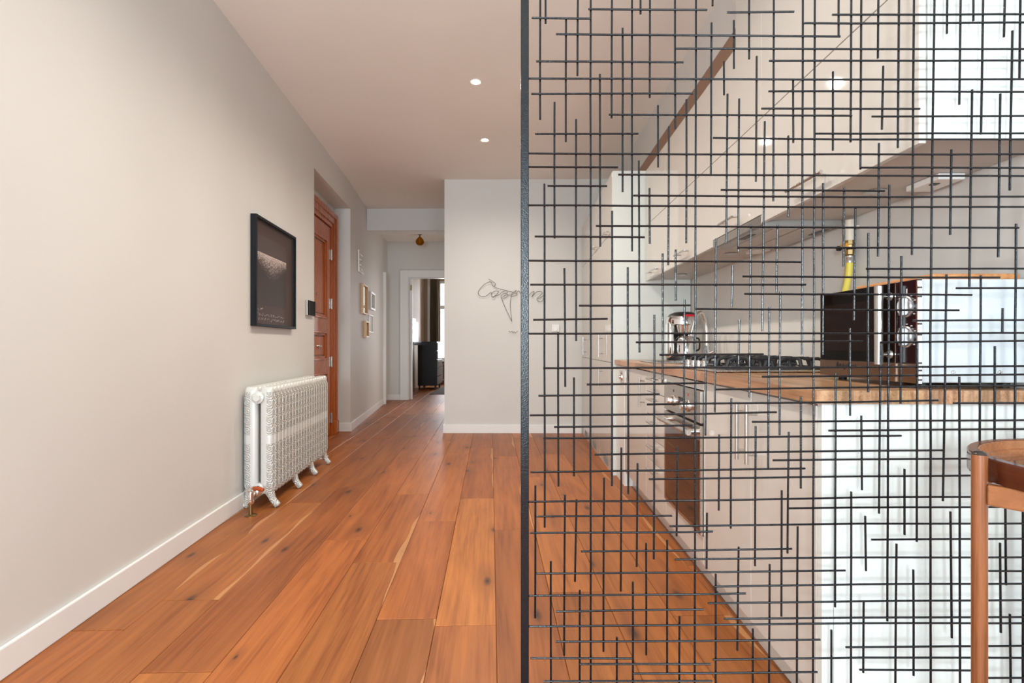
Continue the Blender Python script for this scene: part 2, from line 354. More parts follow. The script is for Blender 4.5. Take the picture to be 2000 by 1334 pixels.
part('frame', MB().box(-2.13, -2.06, 14.50, 14.56, 0.62, 2.72).box(-0.97, -0.9, 14.5, 14.56, 0.62, 2.72).box(-2.06, -0.97, 14.5, 14.56, 0.62, 0.70).box(-2.06, -0.97, 14.5, 14.56, 2.65, 2.72).box(-2.06, -0.97, 14.5, 14.56, 1.98, 2.07).box(-1.55, -1.48, 14.5, 14.56, 0.70, 2.65), M_TRIM, w1)
for x0, x1 in ((-2.06, -1.55), (-1.48, -0.97)):
    for z0, z1 in ((0.70, 1.98), (2.07, 2.65)):
        part('pane', MB().box(x0, x1, 14.527, 14.531, z0, z1), M_GLASS, w1)
part('sill', MB().box(-2.16, -0.88, 14.38, 14.5, 0.585, 0.62), M_TRIM, w1, 0.004)
for i, (xc, hw_) in enumerate(((-0.55, 0.65), (1.55, 0.55))):
    wn = sroot('window_%d' % (i+2), (xc, -2.05, 0.35))
    a, b = xc-hw_, xc+hw_
    part('frame', MB().box(a, a+0.06, -2.08, -2.02, 0.35, 2.48).box(b-0.06, b, -2.08, -2.02, 0.35, 2.48).box(a+.06, b-.06, -2.08, -2.02, 0.35, 0.42).box(a+.06, b-.06, -2.08, -2.02, 2.42, 2.48).box(xc-0.03, xc+0.03, -2.08, -2.02, 0.42, 2.42), M_TRIM, wn)
# ---------------------------------------------------------------- entrance door in the alcove (left-wall axes)
d1 = sroot('door_1', (-1.46, 0, 0), TH)
L0, L1, P0, P1 = 5.40, 6.30, 5.54, 6.145
m = MB().box(-0.20, -0.165, L0, P0, 0.01, 2.365).box(-0.20, -0.165, P1, L1, 0.01, 2.365)
for z0, z1 in ((0.01, 0.20), (0.72, 0.877), (1.17, 1.33), (2.195, 2.365)): m.box(-0.20, -0.165, P0, P1, z0, z1)
part('leaf', m, M_CHERRY, d1, 0.003)
for z0, z1 in ((0.20, 0.72), (0.877, 1.17), (1.33, 2.195)):
    part('panel', MB().box(-0.199, -0.186, P0+0.045, P1-0.045, z0+0.045, z1-0.045), M_CHERRY, d1, 0.006)
    mo = MB()
    for q, (dx, wd) in enumerate(((-0.155, 0.022), (-0.172, 0.045))):
        a0, a1, b0, b1 = P0-0.01, P1+0.01, z0-0.01, z1+0.01
        mo.box(-0.199, dx, a0, a0+wd, b0, b1).box(-0.199, dx, a1-wd, a1, b0, b1).box(-0.199, dx, a0+wd, a1-wd, b0, b0+wd).box(-0.199, dx, a0+wd, a1-wd, b1-wd, b1)
    part('panel_moulding', mo, M_CHERRY, d1, 0.005)
m = MB()
for k, (xo, e0, e1) in enumerate(((-0.150, 0.008, 0.055), (-0.135, 0.055, 0.12), (-0.120, 0.12, 0.165))):
    m.box(-0.20, xo, L1+e0, L1+e1, 0, 2.375+e1).box(-0.20, xo, L0-e1, L0-e0, 0, 2.375+e1).box(-0.20, xo, L0-e0, L1+e0, 2.375+e0-0.008, 2.375+e1)
part('architrave', m, M_CHERRY, d1, 0.004)
part('plinth_block', MB().box(-0.20, -0.108, L1+0.05, L1+0.172, 0, 0.15), M_CHERRY, d1, 0.004)
for z in (2.06, 1.50, 0.84, 0.20):
    part('hinge', MB().lathe([(0.009, z-0.06), (0.009, z+0.06)], (-0.152, L1-0.002, 0), 10).box(-0.166, -0.160, L1-0.035, L1-0.004, z-0.055, z+0.055), M_STEEL, d1, 0, True)
part('peephole', MB().lathe([(0.012, -0.187), (0.012, -0.176), (0.006, -0.172)], (0, 5.81, 1.575), 12, 0), M_STEEL, d1, 0, True)
part('keyhole_rosette', MB().lathe([(0.022, -0.187), (0.020, -0.178), (0.010, -0.165)], (0, 5.85, 1.02), 14, 0).box(-0.17, -0.160, 5.83, 5.93, 1.015, 1.025), M_STEEL, d1, 0, True)
# ---------------------------------------------------------------- downlights
def downlight(x, y, label, z=ZC, e=14):
    t = thing('recessed_downlight', label, 'ceiling light', (x, y, z))
    part('trim_ring', MB().lathe([(0.030, z-0.002), (0.042, z-0.006), (0.045, z-0.001)], (x, y, 0), 24), M_TRIM, t, 0, True)
    part('lamp', MB().lathe([(0.0005, z-0.0035), (0.031, z-0.0035), (0.031, z-0.001)], (x, y, 0), 24), M_LAMP, t)
    l = bpy.data.lights.new('lamp_light', 'SPOT'); l.energy = e; l.spot_size = math.radians(160); l.spot_blend = 1.0; l.shadow_soft_size = 0.03; l.color = (1.0, 0.91, 0.78)
    o = bpy.data.objects.new('lamp_light', l); C.objects.link(o); o.parent = t; o.location = (0, 0, -0.03)
downlight(-0.316, 4.05, 'lit round downlight in ceiling, the larger and upper one', e=46)
downlight(-0.32, 5.2, 'lit round downlight in ceiling, the smaller one nearer hallway', e=46)
for y in (2.9, 1.7):
    l = bpy.data.lights.new('lamp_light', 'SPOT'); l.energy = 46; l.spot_size = math.radians(160); l.spot_blend = 1.0; l.shadow_soft_size = 0.03; l.color = (1.0, 0.91, 0.78)
    o = bpy.data.objects.new('lamp_light', l); C.objects.link(o); o.location = (-0.315, y, ZC-0.03)
# ---------------------------------------------------------------- cast iron radiator (left-wall axes)
rad = thing('cast_iron_radiator', 'ornate silver-white cast iron radiator standing along the left wall', 'radiator', wl(3.43), TH)
def section_mesh():
    m = MB()
    def col(cx):
        rings = []
        for z, s_ in ((0.088, 0.45), (0.094, 0.75), (0.106, 0.95), (0.125, 1), (0.40, 1), (0.70, 1), (0.728, 0.98), (0.748, 0.90), (0.760, 0.72), (0.766, 0.40)):
            r = []
            for i in range(16):
                a = 2*PI*i/16; c, s2 = math.cos(a), math.sin(a)
                q = lambda v: math.copysign(abs(v)**0.62, v)
                r.append((cx+0.040*q(c)*(0.55+0.45*s_), 0.033+0.0305*q(s2)*s_, z))
            rings.append(r)
        m.loft(rings)
        xo = cx+(0.040 if cx > 0.11 else -0.040)                     # rib down the outer edge and a scalloped shoulder
        m.lathe([(0.002, 0.735), (0.019, 0.740), (0.023, 0.752), (0.018, 0.764), (0.003, 0.768)], (cx+(0.014 if cx > 0.11 else -0.014), 0.033, 0), 12)
        m.tube([(xo, 0.033, 0.115), (xo+(0.004 if cx > 0.11 else -0.004), 0.033, 0.14), (xo+(0.004 if cx > 0.11 else -0.004), 0.033, 0.70), (xo-(0.006 if cx > 0.11 else -0.006), 0.033, 0.735)], 0.0045, 6)
    col(0.062); col(0.158)
    for z in (0.700, 0.120):
        m.lathe([(0.030, 0.0), (0.040, 0.008), (0.040, 0.058), (0.030, 0.066)], (0, 0, 0), 16, 1)
        n = 16*4
        m.v[-n:] = [(x+0.11, y, z2+z) for x, y, z2 in m.v[-n:]]
    return m
base = section_mesh().build('section', M_RAD, rad, 0, True)
for i in range(1, 20):
    o = base.copy(); C.objects.link(o); o.location = (0, 0.066*i, 0)
for i in (0, 7, 13, 19):
    y = 0.033+0.066*i
    for sg in (1, -1):
        x = lambda v: 0.11+sg*(v-0.11)
        end = 0.222 if sg > 0 else 0.205
        pts = bez([(x(0.150), y, 0.150), (x(0.172), y, 0.095), (x(0.188), y, 0.055), (x(end-0.012), y, 0.024), (x(end), y, 0.008)], 4)
        rr = [0.034, 0.033, 0.032, 0.030, 0.028, 0.026, 0.024, 0.022, 0.021, 0.0205, 0.020, 0.0205, 0.021, 0.021, 0.021, 0.018, 0.0075]
        fm = MB().tube(pts, rr[:len(pts)], 12)
        fm.v = [(a, b, max(c, 0.0)) for a, b, c in fm.v]
        part('leg', fm, M_RAD, rad, 0, True)
part('plug_ring', MB().lathe([(0.024, 0.0), (0.038, -0.004), (0.038, -0.014), (0.030, -0.018)], (0.11, 0, 0.700), 24, 1), M_RAD, rad, 0, True)
part('hexagonal_plug', MB().lathe([(0.025, -0.012), (0.027, -0.030), (0.022, -0.034)], (0.11, 0, 0.700), 6, 1), M_RAD, rad)
vx, vy = 0.118, -0.135
vb = part('valve', MB().lathe([(0.017, 0.072), (0.020, 0.078), (0.020, 0.092), (0.016, 0.096), (0.016, 0.135), (0.014, 0.150), (0.010, 0.158)], (vx, vy, 0), 16)
          .tube([(vx, vy, 0.112), (0.112, -0.055, 0.117)], 0.013, 12).lathe([(0.026, -0.012), (0.034, -0.018), (0.034, -0.034), (0.024, -0.040), (0.024, -0.060), (0.016, -0.064)], (0.11, 0, 0.117), 20, 1), M_CHROME, rad, 0, True)
sub('escutcheon', MB().lathe([(0.034, 0.150), (0.036, 0.154), (0.020, 0.162), (0.012, 0.170), (0.004, 0.173)], (vx, vy, 0), 20), M_CHROME, vb, rad, 0, True)
lv = sub('lever', MB().tube(bez([(vx+0.012, vy, 0.164), (vx+0.03, vy-0.004, 0.166), (vx+0.062, vy-0.010, 0.160), (vx+0.082, vy-0.014, 0.156)], 4), [0.006, 0.008, 0.010, 0.011, 0.0115, 0.012, 0.0125, 0.013, 0.013, 0.0125, 0.0125, 0.011, 0.006], 12), mat('red_brown_varnished_wood', (0.36, 0.06, 0.012), 0.15), vb, rad, 0, True)
part('supply_pipe', MB().lathe([(0.0125, 0.008), (0.0125, 0.062), (0.017, 0.064), (0.017, 0.073)], (vx, vy, 0), 16), M_BRASS, rad, 0, True)
part('floor_rosette', MB().lathe([(0.036, 0.0), (0.036, 0.004), (0.026, 0.009), (0.013, 0.011)], (vx, vy, 0), 24), M_BRASS, rad, 0, True)
# small white box behind the radiator
bx = thing('charging_dock', 'small white rounded box standing on floor past radiator', 'box', wl(4.97), TH)
part('body', MB().box(0.06, 0.118, -0.04, 0.06, 0.012, 0.185), M_WHITE, bx, 0.022, True, 4)
part('foot', MB().box(0.052, 0.128, -0.05, 0.07, 0.0, 0.014), M_WHITE, bx, 0.003)
# ---------------------------------------------------------------- framed print
pic = thing('framed_print', 'large dark brown print in a deep black frame on left wall', 'picture', (wl(3.59)[0], 3.59, 1.157), TH)
W_, H_ = 0.815, 0.738
part('frame', MB().box(0.001, 0.04, 0, 0.018, 0, H_).box(0.001, 0.04, W_-0.018, W_, 0, H_).box(0.001, 0.04, 0.018, W_-0.018, 0, 0.018).box(0.001, 0.04, 0.018, W_-0.018, H_-0.018, H_), M_BLKFRAME, pic, 0.001)
def print_mat():
    m = mat('dark_brown_print', (0.05, 0.022, 0.016), 0.5); t = NT(m)
    tc = t.n('TexCoord'); sp = t.n('SeparateXYZ'); t.l(tc.outputs['Object'], sp.inputs[0]); y, z = sp.outputs[1], sp.outputs[2]
    ins = t.math('MULTIPLY', t.math('MULTIPLY', t.math('GREATER_THAN', y, 0.05), t.math('LESS_THAN', y, 0.66)), t.math('MULTIPLY', t.math('GREATER_THAN', z, 0.15), t.math('LESS_THAN', z, 0.625)))
    line = t.math('SUBTRACT', 0.505, z)                               # below the pale horizon
    sky = t.math('LESS_THAN', line, 0.0)
    nz = t.n('TexNoise', Scale=150.0, Detail=2.0, Roughness=0.8); t.l(tc.outputs['Object'], nz.inputs['Vector'])
    hump = t.math('SUBTRACT', 1.0, t.math('MULTIPLY', t.math('ABSOLUTE', t.math('SUBTRACT', y, 0.36)), 2.6), clamp=True)
    depth = t.math('ADD', t.math('MULTIPLY', hump, 0.16), 0.03)
    fall = t.math('SUBTRACT', 1.0, t.math('DIVIDE', line, depth), clamp=True)
    dust = t.math('GREATER_THAN', t.math('ADD', nz.outputs[0], t.math('MULTIPLY', fall, 0.22)), 0.665)
    dust = t.math('MULTIPLY', t.math('MULTIPLY', dust, t.math('GREATER_THAN', line, 0.0)), t.math('GREATER_THAN', fall, 0.02))
    edge = t.math('LESS_THAN', t.math('ABSOLUTE', line), 0.003)
    c = t.mix(sky, (0.022, 0.009, 0.007), (0.075, 0.050, 0.047))
    c = t.mix(t.math('MAXIMUM', dust, t.math('MULTIPLY', edge, 0.7)), c, (0.78, 0.66, 0.62))
    c = t.mix(ins, (0.052, 0.022, 0.015), c)
    t.l(c, t.b.inputs['Base Color']); return m
pr = part('print', MB().box(0.004, 0.012, 0.018, W_-0.018, 0.018, H_-0.018), print_mat(), pic)
random.seed(4)
hw = MB()
for row, (y0, y1, zz) in enumerate(((0.06, 0.19, 0.118), (0.08, 0.62, 0.082), (0.10, 0.60, 0.050))):
    y = y0
    while y < y1:
        n_ = random.randint(2, 4); pts = [(0.0125, y+0.012*i+random.uniform(-.004, .004), zz+random.uniform(-0.009, 0.012)) for i in range(n_+1)]
        hw.tube(bez(pts, 2), 0.0011 if row else 0.0018, 4); y += 0.012*n_+random.uniform(0.006, 0.022)
sub('handwriting', hw, mat('white_ink', (0.62, 0.58, 0.55), 0.6), pr, pic)
part('pane', MB().box(0.030, 0.032, 0.018, W_-0.018, 0.018, H_-0.018), M_GLASS, pic)
# intercom
ic = thing('intercom_monitor', 'small black intercom with silver side on wall by door', 'intercom', (wl(4.77)[0], 4.77, 1.29), TH)
part('housing', MB().box(0.0, 0.022, 0, 0.215, 0, 0.135), M_STEEL, ic, 0.003)
part('screen', MB().box(0.0225, 0.030, 0.004, 0.213, 0.002, 0.133), M_BLACKGL, ic, 0.002)
# ---------------------------------------------------------------- things on the hall wall
HA = math.atan(0.117)
def hall(Y): return (-2.01-0.117*(Y-6.55), Y)
def box_frame(name, label, Y, z0, ln, hh, depth, fw, m, inner=None, grp=None):
    x, y = hall(Y); t = thing(name, label, 'picture frame', (x, y, z0), HA)
    part('frame', MB().box(0.001, depth, 0, fw, 0, hh).box(0.001, depth, ln-fw, ln, 0, hh).box(0.001, depth, fw, ln-fw, 0, fw).box(0.001, depth, fw, ln-fw, hh-fw, hh), m, t, 0.001)
    if inner: part('mirror', MB().box(0.001, 0.008, fw, ln-fw, fw, hh-fw), inner, t)
    return t
M_MIRR = mat('mirror_silver', (0.85, 0.85, 0.85), 0.02, 1.0)
x, y = hall(7.06); t = thing('hook_rack', 'white angled hook rail with small hooks, highest on hall wall', 'rack', (x, y, 1.98), HA)
part('rail', MB().box(0.001, 0.016, 0, 0.05, 0, 0.28).box(0.001, 0.016, 0.05, 0.36, 0, 0.02), M_TRIM, t, 0.001)
for z, l in ((0.24, 0.16), (0.17, 0.05), (0.10, 0.05), (0.055, 0.16)):
    part('hook', MB().tube([(0.012, 0.03, z), (0.02, 0.05+l, z-0.01), (0.022, 0.07+l, z-0.03)], 0.004, 6), M_STEEL, t, 0, True)
box_frame('picture_frame', 'tall pale wooden frame holding a mirror on hall wall', 7.30, 1.45, 0.40, 0.40, 0.035, 0.018, M_BEECH, M_MIRR)
box_frame('picture_frame', 'deep white open frame right of the wooden mirror frame', 7.95, 1.55, 0.41, 0.26, 0.04, 0.028, M_TRIM)
box_frame('picture_frame', 'thin white open frame below the deep white one', 7.91, 1.215, 0.39, 0.26, 0.016, 0.014, M_TRIM)
box_frame('picture_frame', 'small deep wooden frame, lowest on hall wall', 7.48, 1.135, 0.25, 0.225, 0.042, 0.02, M_BEECH)
# amber ceiling lamp
gl = thing('globe_ceiling_lamp', 'small amber glass globe lamp on the hallway ceiling', 'ceiling light', (-1.72, 9.56, ZC))
part('canopy', MB().lathe([(0.040, ZC-0.001), (0.040, ZC-0.018), (0.012, ZC-0.030), (0.012, ZC-0.06)], (-1.72, 9.56, 0), 16), M_BRASS, gl, 0, True)
part('globe', MB().lathe([(0.014, ZC-0.055), (0.030, ZC-0.070), (0.062, ZC-0.105), (0.073, ZC-0.140), (0.065, ZC-0.175), (0.040, ZC-0.198), (0.004, ZC-0.206)], (-1.72, 9.56, 0), 24), M_AMBER, gl, 0, True)
part('bulb', MB().lathe([(0.012, ZC-0.06), (0.012, ZC-0.10), (0.022, ZC-0.13), (0.012, ZC-0.155), (0.002, ZC-0.16)], (-1.72, 9.56, 0), 12), M_WHITE, gl, 0, True)
# ---------------------------------------------------------------- bedroom seen through the doorway
dr = thing('dresser', 'tall black dresser with pale-edged drawers beyond the hallway doorway', 'dresser', (-2.12, 13.07, 0))
part('carcass', MB().box(-2.335, -1.89, 12.70, 13.44, 0.09, 1.11), mat('black_furniture_lacquer', (0.010, 0.009, 0.010), 0.25), dr, 0.004)
for i in range(5):
    d_ = part('drawer', MB().box(-1.888, -1.868, 12.71, 13.43, 0.12+i*0.196, 0.30+i*0.196), mat('grey_gloss_drawer', (0.35, 0.33, 0.31), 0.15), dr, 0.003)  # grey stands for bright reflection on the drawer fronts
for x in (-2.30, -1.93):
    for y in (12.74, 13.40): part('leg', MB().box(x-0.02, x+0.02, y-0.02, y+0.02, 0, 0.09), M_BLACK, dr)
sh = thing('console_shelf', 'thin black console top left of the tall dresser', 'shelf', (-2.4, 12.2, 1.03))
part('top', MB().box(-2.5, -2.24, 11.7, 12.69, 1.03, 1.10), mat('black_furniture_lacquer', (0.010, 0.009, 0.010), 0.25), sh, 0.003)
mi = thing('leaning_mirror', 'bright framed mirror standing on the black console', 'mirror', (-2.32, 12.2, 1.10))
part('mirror', MB().box(-2.335, -2.315, 11.75, 12.38, 1.10, 1.62), mat('pale_mirror', (0.82, 0.80, 0.76), 0.12), mi)
part('grey_board', MB().box(-2.335, -2.315, 12.385, 12.69, 1.10, 1.56), mat('grey_board', (0.22, 0.21, 0.20), 0.4), mi)
cu = thing('curtain', 'long olive brown curtain hanging beside the far window', 'curtain', (-2.19, 14.3, 0.1))
pts = []; n = 90
for i in range(n+1):
    f = i/n; pts.append((-2.31+f*0.24, 14.33+0.05*math.sin(f*2*PI*6.5)+0.012*math.sin(f*31)))
m = MB(); rings = []
for j in range(9):
    z = 0.06+j*(2.72/8); sp_ = 1-0.04*math.sin(j)
    rings.append([(-2.19+(x+2.19)*sp_, y, z) for x, y in pts])
m.loft(rings, False, False)
o = part('drape', m, mat('olive_brown_curtain', (0.20, 0.145, 0.085), 0.85), cu, 0, True)
sm = o.modifiers.new('solid', 'SOLIDIFY'); sm.thickness = 0.004
part('rod', MB().tube([(-2.36, 14.33, 2.80), (-0.7, 14.33, 2.80)], 0.013, 10), M_BRASS, cu, 0, True)
rg = thing('rug', 'dark grey flat rug on bedroom floor beyond the doorway', 'rug', (-1.2, 12.5, 0))
part('pile', MB().box(-1.86, -0.5, 11.45, 13.9, 0.0, 0.012), paint('grey_rug_wool', (0.10, 0.085, 0.072), 0.95, 0.5), rg, 0.003)
br = thing('column_radiator', 'white column radiator below the far bedroom window', 'radiator', (-1.7, 14.42, 0))
for i in range(10):
    x = -2.08+i*0.075
    part('column', MB().tube([(x, 14.43, 0.09), (x, 14.43, 0.56)], 0.026, 10), M_TRIM, br, 0, True)
part('header_pipe', MB().tube([(-2.1, 14.43, 0.54), (-1.38, 14.43, 0.54)], 0.018, 8).tube([(-2.1, 14.43, 0.12), (-1.38, 14.43, 0.12)], 0.018, 8), M_TRIM, br, 0, True)
for x in (-2.08, -1.405): part('foot', MB().box(x-0.02, x+0.02, 14.40, 14.46, 0, 0.10), M_TRIM, br)
# ---------------------------------------------------------------- far wall: wire word, thermostat
wr = thing('wire_wall_word', 'thin dark wire word in cursive letters on the far wall', 'wall decoration', (-0.45, 6.44, 1.55))
def wp(s_): 
    return [(((900+a/8.336)-1013)/1075*6.42, 6.418+0.006*math.sin(i*1.7), 1.03+(674-(520+b/8.336))/1075*6.42) for i, (a, b) in enumerate(s_)]
WORD = [[(450,205),(505,238),(555,275),(565,300),(535,325),(515,300),(480,255),(400,285),(330,345),(290,400),(285,440),(310,480),(360,495),(420,480),(470,440),(495,425)],
 [(535,325),(580,350),(640,372),(720,390),(800,412),(860,420)],
 [(495,425),(500,460),(510,495),(535,505),(570,480),(600,440),(615,415),(575,403),(535,415),(500,450),(520,500),(565,470),(580,480),(610,472),(640,450)],
 [(640,450),(680,415),(735,403),(762,425),(735,442),(695,450),(660,482),(665,515),(720,510),(772,470),(745,458),(690,500)],
 [(772,470),(810,462),(860,420),(905,392),(880,425),(815,482),(850,490),(900,475),(918,455),(890,430),(905,440),(940,400),(975,440),(1010,455),(1060,425),(1110,465)],
 [(665,515),(690,590),(750,730),(800,830),(830,897)],
 [(830,890),(815,760),(804,640),(808,560),(820,490)],
 [(1110,470),(1150,430),(1190,410),(1180,450),(1155,500),(1165,490),(1220,430),(1270,410),(1318,418),(1325,440),(1280,490),(1240,525),(1290,515),(1340,480),(1346,520),(1330,560),(1290,580),(1250,560),(1240,535)]]
m = MB()
for s_ in WORD: m.tube(bez(wp(s_), 5), 0.0030, 6)
part('wire', m, mat('dark_wire', (0.20, 0.17, 0.145), 0.5), wr, 0, True)
w2 = thing('wire_squiggle', 'tiny bent wire curl on far wall below the wire word', 'wall decoration', (-0.08, 6.44, 1.18))
part('wire', MB().tube(bez(wp([(780,1055),(810,1072),(835,1060),(850,1085),(870,1065),(885,1088),(905,1070),(925,1058)]), 5), 0.0028, 6), mat('dark_wire', (0.20, 0.17, 0.145), 0.5), w2, 0, True)
px = lambda p: (p-1013)/1075*6.43
ts = thing('thermostat', 'square white dial thermostat on the far wall behind screen', 'thermostat', (px(1085), 6.44, 1.186))
part('plate', MB().box(px(1077.5), px(1092.5), 6.422, 6.439, 1.186, 1.270), M_TRIM, ts, 0.004)
part('dial', MB().lathe([(0.001, 6.410), (0.022, 6.410), (0.025, 6.421)], (px(1084.5), 0, 1.213), 20, 1), M_WHITE, ts, 0, True)
# ---------------------------------------------------------------- kitchen run along the right wall
ZT = 0.915
def bar_handle(m, a, b, out, so=0.034, r=0.006):
    """bar from a to b, standing so in front of the door along out"""
    A, B, O = Vector(a), Vector(b), Vector(out); d = (B-A)
    m.tube([A+O*so, B+O*so], r, 10)
    for f in (0.16, 0.84):
        p = A+d*f; m.tube([p, p+O*so], r*0.75, 8)
    return m
OUT = (-1, 0, 0)
XD = 0.775                                                     # door plane of the base units
def hz(y0, y1, z, x): return bar_handle(MB(), (x, y0, z), (x, y1, z), OUT)
def vt(y, z0, z1, x): return bar_handle(MB(), (x, y, z0), (x, y, z1), OUT)
def front(name, t, x, y0, y1, z0, z1, handle=None, m=None):
    o = part(name, MB().box(x, x+0.018, y0+0.0015, y1-0.0015, z0, z1), m or M_GLOSS, t, 0.0012)
    if handle: sub('handle', handle, M_STEEL, o, t, 0, True)
    return o
g = 'base cabinets along the right wall'
t = thing('base_cabinet', 'cream gloss double-door base cabinet nearest the screen, two vertical bar handles', 'cabinet', (1.07, 1.87, 0), 0, g)
part('carcass', MB().box(XD+0.02, 1.355, 1.44, 2.315, 0.108, 0.878), M_CARC, t)
part('end_panel', MB().box(XD+0.034, 1.355, 1.422, 1.439, 0.0, 0.880), M_CARC, t, 0.001)
part('side_strip', MB().box(XD+0.001, XD+0.030, 1.418, 1.439, 0.0, 0.880), M_CARC, t, 0.001)
front('door', t, XD, 1.44, 1.845, 0.108, 0.872, vt(1.800, 0.642, 0.836, XD))
front('door', t, XD, 1.845, 2.315, 0.108, 0.872, vt(1.880, 0.642, 0.836, XD))
t = thing('oven_cabinet', 'cream gloss cabinet housing around the built-in oven', 'cabinet', (1.07, 2.61, 0), 0, g)
part('carcass', MB().box(XD+0.02, 1.355, 2.318, 2.898, 0.108, 0.226).box(XD+0.02, 1.355, 2.318, 2.332, 0.226, 0.878).box(XD+0.02, 1.355, 2.884, 2.898, 0.226, 0.878), M_CARC, t)
front('base_front', t, XD, 2.317, 2.90, 0.108, 0.224)
front('top_rail', t, XD, 2.317, 2.90, 0.840, 0.872)
ov = thing('built_in_oven', 'brown glass built-in oven with steel handle and two chrome knobs', 'oven', (1.05, 2.61, 0.228))
part('body', MB().box(XD+0.006, 1.30, 2.333, 2.883, 0.230, 0.836), M_BLACK, ov)
cp = part('control_panel', MB().box(XD-0.012, XD+0.005, 2.320, 2.896, 0.700, 0.836), M_STEELH, ov, 0.002)
dd = part('oven_door', MB().box(XD-0.012, XD+0.005, 2.320, 2.896, 0.229, 0.690), M_STEELH, ov, 0.002)
sub('door_glass', MB().box(XD-0.0135, XD-0.0125, 2.340, 2.868, 0.245, 0.625), M_OVENGL, dd, ov)
sub('handle', MB().tube([(XD-0.050, 2.36, 0.655), (XD-0.050, 2.855, 0.655)], 0.012, 14).tube([(XD-0.058, 2.40, 0.655), (XD-0.010, 2.40, 0.655)], 0.012, 14).tube([(XD-0.058, 2.815, 0.655), (XD-0.010, 2.815, 0.655)], 0.012, 14), M_STEEL, dd, ov, 0, True)
for y in (2.72, 2.49):
    part('knob', MB().lathe([(0.027, XD-0.012), (0.027, XD-0.018), (0.021, XD-0.020), (0.019, XD-0.044), (0.016, XD-0.047), (0.001, XD-0.047)], (0, y, 0.757), 20, 0), M_CHROME, ov, 0, True)
sub('clock_display', MB().box(XD-0.0135, XD-0.0125, 2.575, 2.635, 0.745, 0.785), M_BLACKGL, cp, ov)
for y, c in ((2.72, M_BLACK), (2.49, M_RED)):
    sub('dial_mark', MB().box(XD-0.0135, XD-0.0125, y-0.004, y+0.004, 0.800, 0.812), c, cp, ov)
t = thing('drawer_cabinet', 'cream gloss cabinet of five drawers beyond the oven', 'cabinet', (1.07, 3.125, 0), 0, g)
part('carcass', MB().box(XD+0.02, 1.355, 2.902, 3.348, 0.108, 0.878), M_CARC, t)
zz = [0.108, 0.354, 0.486, 0.623, 0.755, 0.872]
for a, b in zip(zz, zz[1:]): front('drawer', t, XD, 2.90, 3.35, a+0.001, b-0.002, hz(3.04, 3.20, b-0.035, XD))
t = thing('base_cabinet', 'cream gloss base cabinet below the sink, one vertical bar handle', 'cabinet', (1.07, 3.68, 0), 0, g)
part('carcass', MB().box(XD+0.02, 1.355, 3.352, 4.018, 0.108, 0.70), M_CARC, t)
front('door', t, XD, 3.352, 4.02, 0.108, 0.872, vt(3.395, 0.648, 0.84, XD))
t = thing('filler_panel', 'narrow white upright panel with metal latch by the tall cabinets', 'panel', (1.0, 4.18, 0))
part('board', MB().box(XD-0.004, 1.30, 4.03, 4.335, 0.0, 0.70).box(XD-0.004, XD+0.02, 4.03, 4.335, 0.70, 0.876), M_TRIM, t, 0.002)
lp = part('latch_plate', MB().box(XD-0.012, XD-0.005, 4.05, 4.17, 0.755, 0.84), M_STEEL, t, 0.002)
sub('latch_knob', MB().lathe([(0.030, XD-0.012), (0.028, XD-0.022), (0.014, XD-0.026), (0.012, XD-0.034), (0.001, XD-0.035)], (0, 4.085, 0.795), 18, 0), M_CHROME, lp, t, 0, True)
sub('latch_screw', MB().lathe([(0.010, XD-0.012), (0.008, XD-0.016), (0.001, XD-0.016)], (0, 4.15, 0.80), 12, 0), M_CHROME, lp, t, 0, True)
struct(MB().box(0.832, 0.848, 1.44, 4.33, 0.0, 0.106).build('baseboard_kitchen', M_GLOSS))
# worktop of oak staves, open where the sink bowl sits
SX0, SX1, SY0, SY1 = 0.875, 1.185, 3.42, 3.86
wt = thing('worktop', 'long solid oak butcher block worktop over the base cabinets', 'worktop', (1.05, 2.87, 0.88))
random.seed(21); nx = 13; X0, X1 = 0.755, 1.355; sw = (X1-X0)/nx
for i in range(nx):
    a, b = X0+i*sw, X0+(i+1)*sw; y = 1.404
    cuts = [y]
    y += random.uniform(0.12, 0.6)
    while y < 4.25: cuts.append(y); y += random.uniform(0.45, 0.8)
    cuts.append(4.345)
    segs = []
    for y0, y1 in zip(cuts, cuts[1:]):
        if b > SX0 and a < SX1 and y1 > SY0 and y0 < SY1:
            if y0 < SY0-0.01: segs.append((y0, SY0))
            if y1 > SY1+0.01: segs.append((SY1, y1))
        else: segs.append((y0, y1))
    for y0, y1 in segs:
        o = part('stave', MB().box(a+0.0001, b-0.0001, y0+0.0001, y1-0.0001, 0.8805, ZT), M_STAVE, wt, 0.0006, False, 1)
        tt = random.uniform(0.72, 1.12); o.color = (tt, tt*random.uniform(0.93, 1.02), tt*random.uniform(0.88, 1.02), 1)
sk = thing('sink', 'inset stainless steel sink at the far end of worktop', 'sink', (1.03, 3.64, 0.79))
m = MB().box(SX0-0.025, SX0+0.012, SY0-0.02, SY1+0.02, ZT+0.0005, ZT+0.007).box(SX1-0.012, SX1+0.02, SY0-0.02, SY1+0.02, ZT+0.0005, ZT+0.007).box(SX0+0.012, SX1-0.012, SY0-0.02, SY0+0.012, ZT+0.0005, ZT+0.007).box(SX0+0.012, SX1-0.012, SY1-0.012, SY1+0.02, ZT+0.0005, ZT+0.007)
part('rim', m, M_STEEL, sk, 0.002)
part('bowl', MB().box(SX0+0.002, SX0+0.010, SY0+0.002, SY1-0.002, 0.74, ZT).box(SX1-0.010, SX1-0.002, SY0+0.002, SY1-0.002, 0.74, ZT).box(SX0+0.01, SX1-0.01, SY0+0.002, SY0+0.010, 0.74, ZT).box(SX0+0.01, SX1-0.01, SY1-0.010, SY1-0.002, 0.74, ZT).box(SX0+0.002, SX1-0.002, SY0+0.002, SY1-0.002, 0.735, 0.742), M_STEEL, sk)
